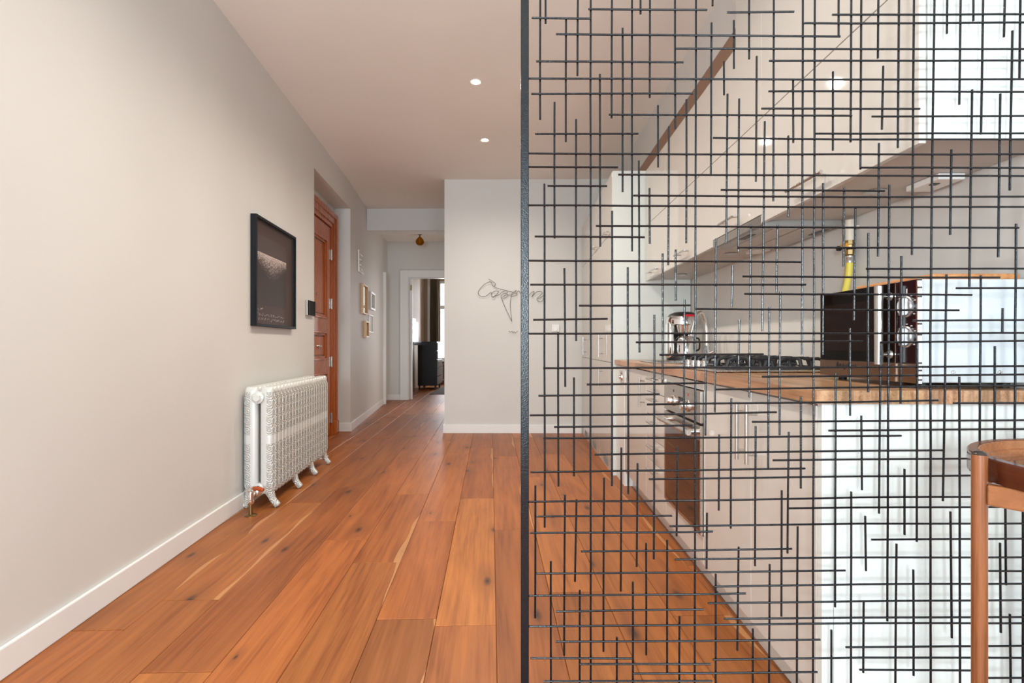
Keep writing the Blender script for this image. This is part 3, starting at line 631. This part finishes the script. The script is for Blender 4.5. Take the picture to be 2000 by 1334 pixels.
fc = thing('faucet', 'tall chrome swan-neck kitchen faucet in front of coffee maker', 'faucet', (1.252, 3.68, ZT))
part('base', MB().lathe([(0.028, ZT), (0.028, ZT+0.012), (0.022, ZT+0.02), (0.020, ZT+0.075), (0.016, ZT+0.085)], (1.252, 3.68, 0), 20), M_CHROME, fc, 0, True)
part('spout', MB().tube(bez([(1.252, 3.68, ZT+0.08), (1.250, 3.68, ZT+0.20), (1.240, 3.675, ZT+0.285), (1.215, 3.665, ZT+0.328), (1.185, 3.66, ZT+0.318), (1.160, 3.655, ZT+0.262), (1.150, 3.65, ZT+0.225)], 6), 0.0125, 14), M_CHROME, fc, 0, True)
part('spray_head', MB().tube([(1.152, 3.651, ZT+0.235), (1.138, 3.647, ZT+0.175)], [0.015, 0.019], 14), M_CHROME, fc, 0, True)
part('lever', MB().tube([(1.265, 3.668, ZT+0.06), (1.31, 3.655, ZT+0.085)], [0.009, 0.006], 10), M_CHROME, fc, 0, True)
# gas hob
hb = thing('gas_hob', 'stainless gas hob with black cast iron pan supports on worktop', 'hob', (1.06, 2.57, ZT))
part('plate', MB().box(0.812, 1.315, 2.30, 2.86, ZT+0.001, ZT+0.012), M_STEEL, hb, 0.005)
for x, y, r in ((0.955, 2.44, 0.045), (0.955, 2.72, 0.035), (1.19, 2.44, 0.030), (1.19, 2.72, 0.045)):
    bb = part('burner', MB().lathe([(r+0.012, ZT+0.012), (r+0.010, ZT+0.022), (r, ZT+0.026)], (x, y, 0), 20), M_STEEL, hb, 0, True)
    sub('burner_cap', MB().lathe([(r, ZT+0.026), (r, ZT+0.034), (r-0.008, ZT+0.037), (0.001, ZT+0.037)], (x, y, 0), 20), M_CAST, bb, hb, 0, True)
def grate(x0, x1, y0, y1):
    m = MB(); z0, z1 = ZT+0.012, ZT+0.062; r = 0.006; xc, yc = (x0+x1)/2, (y0+y1)/2
    def bar(a, b): 
        (xa, ya), (xb, yb) = a, b
        if abs(xb-xa) > abs(yb-ya): m.box(xa, xb, ya-r, ya+r, z1-0.010, z1)
        else: m.box(xa-r, xa+r, ya, yb, z1-0.010, z1)
    m.box(x0, x1, y0-r, y0+r, z0, z0+0.012).box(x0, x1, y1-r, y1+r, z0, z0+0.012).box(x0-r, x0+r, y0, y1, z0, z0+0.012).box(x1-r, x1+r, y0, y1, z0, z0+0.012)
    for yy in (y0, yc, y1):
        for s_ in (0, 1):
            xa = x0 if s_ == 0 else x1; xb = x0+0.075 if s_ == 0 else x1-0.075
            m.tube([(xa, yy, z0+0.006), (xa+(xb-xa)*0.15, yy, z1-0.012), (xa+(xb-xa)*0.4, yy, z1-0.004), (xb, yy, z1-0.005)], 0.0075, 6)
    for xx in (x0+(x1-x0)*0.27, xc, x0+(x1-x0)*0.73):
        for s_ in (0, 1):
            ya = y0 if s_ == 0 else y1; yb = y0+0.07 if s_ == 0 else y1-0.07
            m.tube([(xx, ya, z0+0.006), (xx, ya+(yb-ya)*0.2, z1-0.010), (xx, ya+(yb-ya)*0.45, z1-0.004), (xx, yb, z1-0.005)], 0.0075, 6)
    return m
part('pan_support', grate(0.875, 1.075, 2.33, 2.575), M_CAST, hb); part('pan_support', grate(0.875, 1.075, 2.59, 2.83), M_CAST, hb)
part('pan_support', grate(1.09, 1.29, 2.33, 2.575), M_CAST, hb); part('pan_support', grate(1.09, 1.29, 2.59, 2.83), M_CAST, hb)
for y in (2.50, 2.58, 2.66, 2.74):
    part('knob', MB().lathe([(0.022, ZT+0.012), (0.022, ZT+0.017), (0.017, ZT+0.020), (0.0155, ZT+0.040), (0.013, ZT+0.043), (0.001, ZT+0.043)], (0.843, y, 0), 18), M_CHROME, hb, 0, True)
# coffee maker
cx, cy = 1.19, 3.99
cm = thing('coffee_maker', 'chrome and black drip coffee maker in worktop corner', 'coffee maker', (cx, cy, ZT))
part('base', MB().lathe([(0.118, ZT), (0.120, ZT+0.012), (0.112, ZT+0.034), (0.09, ZT+0.040), (0.001, ZT+0.040)], (cx, cy, 0), 28), M_BLACK, cm, 0, True)
part('water_tank', MB().box(cx-0.122, cx-0.075, cy-0.05, cy+0.05, ZT+0.02, ZT+0.285), M_CHROME, cm, 0.018, True, 3)
part('back_column', MB().box(cx-0.075, cx+0.10, cy+0.05, cy+0.105, ZT+0.02, ZT+0.29), M_BLACK, cm, 0.015, True, 3)
part('brew_head', MB().lathe([(0.10, ZT+0.255), (0.118, ZT+0.262), (0.120, ZT+0.295), (0.112, ZT+0.318)], (cx, cy, 0), 28), M_CHROME, cm, 0, True)
part('lid', MB().lathe([(0.112, ZT+0.318), (0.098, ZT+0.338), (0.06, ZT+0.352), (0.001, ZT+0.356)], (cx, cy, 0), 28), M_BLACK, cm, 0, True)
part('red_badge', MB().lathe([(0.1135, ZT+0.316), (0.106, ZT+0.331)], (cx, cy, 0), 40), M_RED, cm, 0, True)
bd = bpy.data.objects['red_badge']
me = bd.data; keep = [[v for v in p.vertices] for p in me.polygons if p.center.y < -0.07 and -0.03 < p.center.x < 0.075 and len(p.vertices) == 4]
vs = [tuple(v.co) for v in me.vertices]; me.clear_geometry(); me.from_pydata(vs, [], keep); me.update()
part('filter_basket', MB().lathe([(0.045, ZT+0.185), (0.068, ZT+0.195), (0.080, ZT+0.255)], (cx+0.01, cy-0.01, 0), 24), M_CHROME, cm, 0, True)
ca = part('carafe', MB().lathe([(0.066, ZT+0.042), (0.074, ZT+0.048), (0.074, ZT+0.150), (0.060, ZT+0.172), (0.052, ZT+0.180)], (cx+0.01, cy-0.02, 0), 24), M_CHROME, cm, 0, True)
sub('carafe_lid', MB().lathe([(0.054, ZT+0.178), (0.050, ZT+0.186), (0.001, ZT+0.188)], (cx+0.01, cy-0.02, 0), 20), M_BLACK, ca, cm, 0, True)
sub('carafe_handle', MB().tube(bez([(cx+0.07, cy-0.06, ZT+0.165), (cx+0.085, cy-0.085, ZT+0.155), (cx+0.086, cy-0.086, ZT+0.09), (cx+0.070, cy-0.062, ZT+0.075)], 4), 0.006, 8), M_BLACK, ca, cm, 0, True)
# microwave, its front towards the aisle
XM = 1.042; Y0, Y1, Z0, Z1 = 1.452, 1.915, ZT+0.014, ZT+0.288
mw = thing('microwave_oven', 'black fronted microwave with pale steel side on worktop end', 'microwave', (1.19, 1.68, ZT))
part('casing', MB().box(XM+0.012, 1.345, Y0, Y1, Z0+0.002, Z1), mat('pale_grey_enamel', (0.56, 0.59, 0.61), 0.22), mw, 0.004)
YS = 1.533                                                      # seam between door and controls
ft = 0.052
dr_ = part('door', MB().box(XM, XM+0.0115, YS+0.002, Y1, Z0+ft, Z1), M_BLACKGL, mw, 0.002)
sub('window_mesh', MB().box(XM-0.0008, XM-0.0002, YS+0.075, Y1-0.03, Z0+ft+0.03, Z1-0.04), mat('dark_brown_window', (0.012, 0.006, 0.005), 0.08, Specular_IOR_Level=0.14), dr_, mw)
HY = 1.556
sub('handle', MB().tube([(XM-0.032, HY, 0.976), (XM-0.032, HY, 1.195)], 0.0115, 16).tube([(XM, HY, 1.166), (XM-0.032, HY, 1.166)], 0.0055, 10).tube([(XM, HY, 1.004), (XM-0.032, HY, 1.004)], 0.0055, 10)
    .lathe([(0.012, XM-0.0005), (0.010, XM-0.005)], (0, HY, 1.166), 14, 0).lathe([(0.012, XM-0.0005), (0.010, XM-0.005)], (0, HY, 1.004), 14, 0), M_STEEL, dr_, mw, 0, True)
part('door_trim', MB().box(XM-0.002, XM+0.0112, YS-0.003, YS+0.0015, Z0, Z1), M_CHROME, mw)
cpn = part('control_panel', MB().box(XM, XM+0.0115, Y0+0.003, YS-0.0035, Z0+ft, Z1), mat('dark_aubergine_panel', (0.016, 0.004, 0.006), 0.12, Specular_IOR_Level=0.25), mw, 0.002)
part('corner_trim', MB().box(XM-0.001, XM+0.0115, Y0-0.002, Y0+0.0025, Z0, Z1), M_CHROME, mw)
bs = part('base_strip', MB().box(XM, XM+0.0115, YS+0.002, Y1, Z0, Z0+ft-0.001).box(XM, XM+0.0115, Y0+0.003, YS-0.0035, Z0, Z0+ft-0.001), mat('bronze_steel', (0.30, 0.21, 0.15), 0.25, 1.0), mw, 0.001)  # steel browned: the floor's reflection is put into its colour
lg = MB()
for k in range(7):
    y = 1.815-k*0.0155
    lg.tube(bez([(XM-0.0006, y, Z0+0.030+0.004*math.sin(k*2.1)), (XM-0.0006, y-0.004, Z0+0.041+0.006*(k in (0, 4))), (XM-0.0006, y-0.009, Z0+0.030-0.007*(k == 2)), (XM-0.0006, y-0.0145, Z0+0.032)], 3), 0.0014, 4)
sub('logo', lg, M_BLACK, bs, mw)
for zc in (1.133, 1.052):
    kb = part('knob', MB().lathe([(0.029, XM-0.0002), (0.029, XM-0.004), (0.026, XM-0.006), (0.025, XM-0.010), (0.001, XM-0.011)], (0, 1.490, zc), 28, 0), mat('satin_silver', (0.46, 0.47, 0.48), 0.25, 0.8), mw, 0, True)
    sub('pointer', MB().box(XM-0.020, XM-0.0105, 1.490-0.005, 1.490+0.005, zc-0.024, zc+0.024), mat('satin_silver', (0.46, 0.47, 0.48), 0.25, 0.8), kb, mw, 0.002)
    tk = MB()
    for k in range(9):
        a = -2.2+k*0.55; y, z = 1.490+0.034*math.sin(a), zc+0.034*math.cos(a)
        if Y0+0.006 < y < YS-0.006: tk.box(XM-0.0008, XM-0.0001, y-0.0032, y+0.0032, z-0.0014, z+0.0014)
    sub('dial_mark', tk, mat('pale_print', (0.6, 0.6, 0.58), 0.4), cpn, mw)
sub('icon', MB().box(XM-0.0008, XM-0.0001, 1.488, 1.492, Z1-0.04, Z1-0.022).box(XM-0.0008, XM-0.0001, 1.485, 1.495, Z1-0.045, Z1-0.042), mat('pale_print', (0.6, 0.6, 0.58), 0.4), cpn, mw)
for x in (1.09, 1.31):
    for y in (Y0+0.05, Y1-0.05): part('foot', MB().lathe([(0.012, ZT), (0.014, Z0+0.001)], (x, y, 0), 12), M_BLACK, mw, 0, True)
for x in (1.135, 1.255): part('screw', MB().lathe([(0.006, Y0-0.0001), (0.005, Y0-0.003), (0.001, Y0-0.0035)], (x, 0, Z0+0.030), 12, 1), M_CHROME, mw, 0, True)
cb = thing('chopping_board', 'orange wooden board lying on top of the microwave', 'chopping board', (1.2, 1.68, Z1))
part('board', MB().box(1.095, 1.330, 1.475, 1.80, Z1+0.0005, Z1+0.017), M_BOARD, cb, 0.004)
# gas pipe and hose on the wall
gp = thing('gas_pipe', 'cream gas pipe with orange valve and yellow hose on kitchen wall', 'pipe', (1.325, 2.22, 1.0))
gx, gy = 1.325, 2.22
part('pipe', MB().tube([(gx, gy, 1.53), (gx, gy, 1.448)], 0.0165, 14).tube([(gx, gy, 1.512), (gx, gy, 1.494)], 0.0195, 14), M_CREAMPIPE, gp, 0, True)
part('bracket', MB().box(gx, 1.359, gy-0.008, gy+0.008, 1.495, 1.508), M_CREAMPIPE, gp)
part('valve_body', MB().lathe([(0.014, 1.385), (0.019, 1.392), (0.019, 1.41), (0.013, 1.415), (0.015, 1.43), (0.0185, 1.432), (0.0185, 1.448)], (gx, gy, 0), 8), M_BRASS, gp)
part('valve_lever', MB().box(gx-0.030, gx-0.021, gy-0.030, gy+0.012, 1.418, 1.434).box(gx-0.021, gx-0.012, gy-0.006, gy+0.006, 1.42, 1.432), M_ORANGE, gp, 0.002)
part('valve_stop', MB().lathe([(0.010, gx-0.032), (0.010, gx-0.018)], (0, gy+0.030, 1.422), 12, 0), M_BLACK, gp, 0, True)
part('hose_connector', MB().lathe([(0.010, 1.355), (0.012, 1.362), (0.012, 1.375), (0.016, 1.38), (0.016, 1.386)], (gx, gy, 0), 14), M_STEEL, gp, 0, True)
part('hose', MB().tube(bez([(gx, gy, 1.358), (gx-0.006, gy, 1.30), (gx-0.020, gy-0.002, 1.24), (gx-0.045, gy-0.004, 1.17), (gx-0.075, gy-0.004, 1.08), (gx-0.07, gy, 0.99), (gx-0.03, gy+0.01, 0.93)], 5), 0.0125, 12), M_YEL, gp, 0, True)
# wall cabinets
XU = 1.0
g = 'wall cabinets above the worktop'
def upper(label, y0, y1, zb, hdl, near=False):
    t = thing('wall_cabinet', label, 'cabinet', (1.19, (y0+y1)/2, 1.5345), 0, g)
    ya = y0+(0.019 if near else 0.001)
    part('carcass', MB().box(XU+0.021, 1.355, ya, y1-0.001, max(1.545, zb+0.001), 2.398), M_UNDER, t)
    if near: part('end_panel', MB().box(XU+0.021, 1.355, y0, y0+0.018, 1.545, 2.40), M_CARC, t, 0.001)
    front('lower_door', t, XU, y0, y1, zb, 1.9645, hdl)
    front('upper_door', t, XU, y0, y1, 1.9685, 2.400)
    return t
t1 = upper('wide cream gloss wall cabinet nearest the screen, long bar handle', 1.386, 2.28, 1.5345, hz(1.77, 2.00, 1.585, XU), True)
t2 = upper('cream gloss wall cabinet directly above the extractor hood', 2.28, 2.85, 1.569, hz(2.48, 2.68, 1.612, XU))
t3 = upper('cream gloss wall cabinet just past the extractor hood', 2.85, 3.75, 1.5345, hz(3.22, 3.44, 1.585, XU))
t4 = upper('cream gloss wall cabinet farthest away, against the tall cabinets', 3.75, 4.345, 1.5345, hz(3.90, 4.20, 1.575, XU))
hd = thing('extractor_hood', 'slim pull-out steel extractor hood between the wall cabinets', 'extractor hood', (1.18, 2.565, 1.52))
part('front_strip', MB().box(XU+0.001, XU+0.016, 2.284, 2.846, 1.529, 1.566), M_STEELH, hd, 0.001)
part('housing', MB().box(XU+0.0175, 1.33, 2.284, 2.846, 1.522, 1.566), mat('grey_hood_enamel', (0.40, 0.40, 0.39), 0.3, 0.4), hd, 0.001)
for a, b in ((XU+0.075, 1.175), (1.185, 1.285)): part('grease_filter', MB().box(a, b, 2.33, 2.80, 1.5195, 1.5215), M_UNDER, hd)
part('control_slot', MB().box(XU+0.026, XU+0.055, 2.46, 2.58, 1.5205, 1.5215), M_BLACK, hd)
part('lamp_slot', MB().box(1.295, 1.322, 2.36, 2.48, 1.5205, 1.5215), M_BLACK, hd)
for (x, y, lab) in ((1.19, 1.85, 'flat round light below nearest wall cabinet, left of gas pipe'), (1.19, 3.10, 'flat round light below wall cabinet just past the hood'), (1.19, 4.02, 'flat round light below the farthest wall cabinet')):
    t = thing('cabinet_light', lab, 'light', (x, y, 1.539), 0, 'under-cabinet lights')
    part('ring', MB().lathe([(0.034, 1.5445), (0.036, 1.540), (0.030, 1.539)], (x, y, 0), 24), M_STEEL, t, 0, True)
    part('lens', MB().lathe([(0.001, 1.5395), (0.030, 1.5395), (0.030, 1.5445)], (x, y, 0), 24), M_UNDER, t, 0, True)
t = thing('sensor_box', 'small white box fixed below the nearest wall cabinet by wall', 'box', (1.29, 1.75, 1.52))
part('housing', MB().box(1.255, 1.335, 1.66, 1.80, 1.526, 1.5445), M_TRIM, t, 0.003)
part('button', MB().box(1.27, 1.29, 1.70, 1.72, 1.5235, 1.5258), M_BLACK, t)
t = thing('sensor_box', 'small white box fixed below the wall cabinet past the hood', 'box', (1.28, 2.98, 1.52))
part('housing', MB().box(1.24, 1.32, 2.90, 3.02, 1.526, 1.5445), M_TRIM, t, 0.003)
# tall cabinets
XT = 0.738; g = 'tall cabinets at the end of the kitchen'
for lab, y0, y1, hy, lowh in (('tall cream gloss cabinet nearest, its pale side beside the worktop', 4.352, 5.05, 4.85, True), ('tall cream gloss cabinet in the middle of the tall run', 5.05, 5.75, 5.12, False), ('tall cream gloss cabinet farthest back against the far wall', 5.75, 6.42, 6.02, False)):
    t = thing('tall_cabinet', lab, 'cabinet', (1.05, (y0+y1)/2, 0), 0, g)
    ya = y0+(0.020 if lowh else 0.001)
    part('carcass', MB().box(XT+0.02, 1.355, ya, y1-0.001, 0.10, 2.40), M_CARC, t)
    if lowh: part('side_panel', MB().box(XT+0.004, 1.355, y0, y0+0.018, 0.0, 2.405), M_CARC, t, 0.002)
    pl = part('kick_plate', MB().box(XT+0.006, XT+0.022, y0+0.02, y1-0.001, 0.0, 0.098), M_GLOSS, t)
    if not lowh or True:
        vg = MB(); yc = (y0+y1)/2
        for k in range(5): vg.box(XT+0.003, XT+0.0058, yc-0.12, yc+0.12, 0.022+k*0.013, 0.028+k*0.013)
        sub('vent_slot', vg, mat('grey_vent', (0.25, 0.25, 0.25), 0.5), pl, t)
    front('lower_door', t, XT, y0+(0.019 if lowh else 0), y1, 0.102, 0.888, vt(hy, 0.655, 0.83, XT) if lowh else None)
    front('middle_door', t, XT, y0+(0.019 if lowh else 0), y1, 0.892, 1.928, vt(hy, 0.925, 1.12, XT) if (lowh or y0 > 5.5) else None)
    front('upper_door', t, XT, y0+(0.019 if lowh else 0), y1, 1.932, 2.400, hz((y0+y1)/2-0.22, (y0+y1)/2-0.06, 1.955, XT) if y0 < 5.5 else None)
# ---------------------------------------------------------------- iron screen
UPRIGHTS = '532 19461 524 15792;656 19211 656 18137;1155 18259 1151 15252;1450 19454 1432 16860;1752 20199 1752 1248;1977 16894 1986 12693;2274 19322 2262 15821;2529 18012 2529 14025;2761 20066 2759 12580;2964 19317 2964 18352;3194 19813 3187 16314;3795 19559 3808 15552;875 16221 875 12900;1399 15800 1399 10400;3388 16126 3391 14620;3653 15615 3634 12242;4078 16266 4072 12776;2924 14784 2939 10119;628 14231 635 5857;3181 14116 3187 12759;2274 13565 2270 6873;1114 12175 1135 9282;2655 12194 2666 6675;3500 12528 3498 9341;3816 12621 3820 11376;4033 11407 4015 8036;3299 11038 3287 5096;961 10612 971 6856;1346 9514 1347 7107;2497 7808 2484 4307;2892 7429 2872 4907;3857 7836 3839 5658;408 6880 403 3647;1129 6651 1108 2740;1409 6540 1372 4538;2078 7072 2064 2840;784 5034 789 1241;1488 4333 1484 997;2778 4545 2775 1132;3100 5481 3103 2766;3611 5561 3609 2322;2389 3191 2390 1254;3908 3705 3907 1266;4315 20301 4271 1269;4709 19178 4709 18538;4684 18126 4669 14441;5223 18180 5226 17011;4983 17187 4987 16373;5592 19420 5592 17239;5071 16397 5040 12761;5352 16278 5331 12562;5775 17306 5756 14263;6184 19787 6175 13789;5971 15728 5908 10635;6537 15377 6537 13403;6653 16717 6659 15203;6890 20154 6866 10052;7183 20399 7124 1292;7748 19402 7747 17777;8060 19523 8035 15209;7612 16923 7610 15013;4794 12891 4762 8671;5636 13232 5592 9020;6275 13230 6253 11579;7375 14226 7369 10064;7878 14123 7868 12197;8152 13622 8119 10900;5195 12226 5173 11220;6344 11591 6327 8115;6075 11231 6050 7324;5356 10921 5337 9840;8025 10709 8025 8589;4551 10294 4535 8099;5163 9007 5148 5850;4867 8129 4858 6284;5750 8330 5734 4941;6549 8196 6517 5252;6841 9059 6838 6825;7677 9618 7663 3954;6379 6778 6370 3722;8051 6754 8045 1300;4574 6226 4564 4869;5340 5404 5306 2887;6762 5906 6740 1289;6087 4985 6073 1160;4785 4742 4780 1273;5681 3417 5677 1280;7575 3404 7574 1296;8303 20017 8271 14551;8710 19394 8691 17238;9204 19514 9170 15068;9571 20253 9508 12479;10062 20373 9949 10473;9949 10535 9957 1315;10362 19380 10345 17822;10691 19749 10642 16104;10981 19251 10978 18126;11233 19867 11160 15387;11742 19245 11709 17731;12122 19736 12079 16723;11912 17885 11849 14031;8820 17052 8788 15516;10949 16470 10883 11702;11622 16367 11572 12419;8717 15186 8694 12443;10455 15025 10424 12963;8967 14177 8918 3623;8460 13014 8460 9162;9256 12455 9236 8880;11997 13228 11957 6952;10338 12007 10250 6531;11158 11985 11125 6888;11678 11190 11671 10584;8763 10374 8718 6224;9638 10380 9624 5546;10643 9539 10660 1321;11492 10275 11478 7136;8294 8595 8308 6792;9330 7308 9330 5712;8387 6167 8404 4835;9139 5495 9107 1308;9541 4871 9547 2309;10430 6280 10462 3224;8349 4085 8340 2368;11740 6828 11756 4510;12161 6582 12167 1333;11615 5530 11633 3361;11849 3814 11875 1331;12555 19362 12482 12201;12750 14917 12714 7510;12458 9238 12482 1336'
RUNGS = '5034 18345 6652 18350;1686 18451 4559 18409;317 18247 1745 18219;907 17848 7758 17744;3802 17479 8236 17437 12873 17413;423 17192 3991 17145;224 16775 8236 16703 12873 16688;305 16401 4220 16388;2185 15887 8036 15833;398 15426 2903 15421;224 14956 4053 14917 12873 14884;224 14629 2408 14610;6050 17167 12873 17131;6038 16432 12873 16383;5865 16017 9662 15991;7561 18273 12873 18243;6893 18072 7991 18058 12873 18053;8518 15811 12873 15809;4705 15312 8052 15259 12873 15241;7168 15405 12873 15391;8223 14579 12873 14554;2414 14434 8236 14387 12873 14358;701 14167 2142 14157;2780 13924 7991 13873 12873 13866;224 13696 4053 13667 8236 13625 12873 13620;1872 13189 4053 13176 7991 13135 12017 13118;390 12939 3052 12914;224 12352 4053 12330 6812 12303;280 11768 6933 11759;1460 11257 4158 11262;352 10914 2157 10938;224 10577 8236 10582 12873 10595;4892 14055 8819 14016;5295 12659 12873 12636;5415 11961 7991 11937 11564 11925;5459 11538 10901 11507;4275 11174 10595 11138;2841 10369 8297 10393;8383 12140 12873 12136;10531 11668 12873 11670;9484 10887 12873 10903;8726 10364 12873 10411;3410 10064 5915 10077;597 9740 8236 9767 12873 9798;1652 9343 4541 9383;479 9069 3410 9109;3109 8861 4053 8881 8236 8929 10095 8969;270 8596 4053 8627 6232 8679;858 8313 4201 8354;597 8037 4053 8056 8236 8106 9219 8116;1838 7642 4053 7685 8236 7750 10236 7766;286 7215 4053 7269 6917 7320;3156 7052 8236 7133 12873 7182;224 6494 4053 6532 8236 6626 12873 6660;6517 6355 7991 6381 12873 6417;5885 9533 8236 9557 12873 9602;4769 9226 7991 9275 12873 9336;5644 8443 8236 8470 12873 8500;7483 8236 12873 8286;10462 8901 12873 8904;6142 7516 7991 7540 12873 7595;435 6136 3715 6165;270 5735 4053 5773 4697 5791;3654 5915 8236 5993 12873 6016;1508 5293 4053 5326 6597 5382;3781 5110 7991 5176 12873 5207;429 4753 4053 4792 7880 4861;224 4210 4053 4263 5491 4296;4719 4458 8236 4531 12873 4572;904 3832 4473 3904;4587 4056 7991 4118 12873 4177;224 3466 4053 3520 8236 3591 12873 3617;4966 3679 8236 3728 12873 3773;895 3100 4053 3135 7279 3189;286 2697 2746 2705;1478 2560 4643 2582;2767 2337 4053 2355 7208 2407;605 2138 4682 2173;4695 2689 8236 2764 12873 2787;7892 3012 12873 3087;8219 2471 10986 2471;11096 2292 12873 2308;8505 5610 12873 5655;11023 4868 12873 4866;3929 18730 12873 18674;224 19281 8481 19201 12873 19178;2940 19730 12873 19633;224 1693 7500 1774 12873 1840;2321 1386 12873 1496'
scr = thing('room_divider', 'black iron screen of crossing rods standing across the kitchen entrance', 'room divider', (0.0149, 1.34, 0))
part('post', MB().box(0.0052, 0.0246, 1.325, 1.355, 0, 2.968), M_IRON, scr, 0.0015)
part('post', MB().box(1.325, 1.345, 1.325, 1.355, 0, 2.968), M_IRON, scr, 0.0015)
random.seed(7)
def rods(data, y, name, r):
    for s_ in data.split(';'):
        n_ = [int(v)/1e4 for v in s_.split()]
        pts = [(n_[i], y, n_[i+1]) for i in range(0, len(n_), 2)]
        if name == 'horizontal_rod' and pts[-1][0] > 1.25: pts.append((1.326, y, pts[-1][2]))
        out = []
        for a, b in zip(pts, pts[1:]):
            k = max(1, int((Vector(b)-Vector(a)).length/0.12))
            for i in range(k):
                f = i/k; j = 0 if (i == 0) else 0.0005
                out.append((a[0]+(b[0]-a[0])*f+random.uniform(-j, j), y+random.uniform(-j, j)*0.6, a[2]+(b[2]-a[2])*f+random.uniform(-j, j)))
        out.append(pts[-1])
        part(name, MB().tube(out, r, 8), M_IRON, scr, 0, True)
rods(UPRIGHTS, 1.3425, 'vertical_rod', 0.0025)
rods(RUNGS, 1.3375, 'horizontal_rod', 0.0025)
# ---------------------------------------------------------------- tray table
TX, TY, R_ = 1.065, 0.904, 0.262; ZB, ZR = 0.796, 0.835
tb = thing('tray_table', 'round wooden glass-topped tray table on thin round legs before the screen', 'table', (TX, TY, 0))
part('rim', MB().lathe([(R_-0.012, ZB), (R_-0.001, ZB), (R_, ZB+0.002), (R_, ZR-0.002), (R_-0.002, ZR), (R_-0.016, ZR), (R_-0.016, ZB+0.010)], (TX, TY, 0), 72), M_TABLED, tb, 0, True)
part('inner_ledge', MB().lathe([(R_-0.0165, ZB+0.002), (R_-0.0165, ZR-0.001), (R_-0.019, ZR-0.002), (R_-0.021, ZB+0.022), (R_-0.028, ZB+0.021), (R_-0.029, ZB+0.013), (R_-0.036, ZB+0.012), (R_-0.036, ZB+0.002)], (TX, TY, 0), 72), M_TABLEH, tb, 0, True)
part('glass_top', MB().lathe([(0.001, ZB+0.0135), (R_-0.0295, ZB+0.0135), (R_-0.0295, ZB+0.0175), (0.001, ZB+0.0175)], (TX, TY, 0), 64), M_GLASS, tb)
RL = 0.2815; a0 = math.atan2(0.950-TY, 0.788-TX); lp_ = []
for k in range(4):
    a = a0+k*PI/2; lx, ly = TX+RL*math.cos(a), TY+RL*math.sin(a); lp_.append((lx, ly))
    lg_ = part('leg', MB().lathe([(0.009, 0.0), (0.010, 0.004), (0.0115, 0.45), (0.0115, 0.843)], (lx, ly, 0), 20), M_TABLE, tb, 0, True)
    sub('cap', MB().lathe([(0.0115, 0.8432), (0.0095, 0.8470), (0.005, 0.849), (0.0005, 0.8495)], (lx, ly, 0), 20), mat('dark_leg_cap', (0.02, 0.012, 0.010), 0.25), lg_, tb, 0, True)
for k in range(4):
    (x0, y0), (x1, y1) = lp_[k], lp_[(k+1) % 4]
    d = Vector((x1-x0, y1-y0, 0)).normalized(); nrm = Vector((-d.y, d.x, 0))*0.009
    p0 = Vector((x0, y0, 0))+d*0.012; p1 = Vector((x1, y1, 0))-d*0.012
    part('apron', MB().prism([tuple((p0+nrm)[:2]), tuple((p1+nrm)[:2]), tuple((p1-nrm)[:2]), tuple((p0-nrm)[:2])], 0.760, ZB-0.001), M_TABLEH, tb, 0.003)
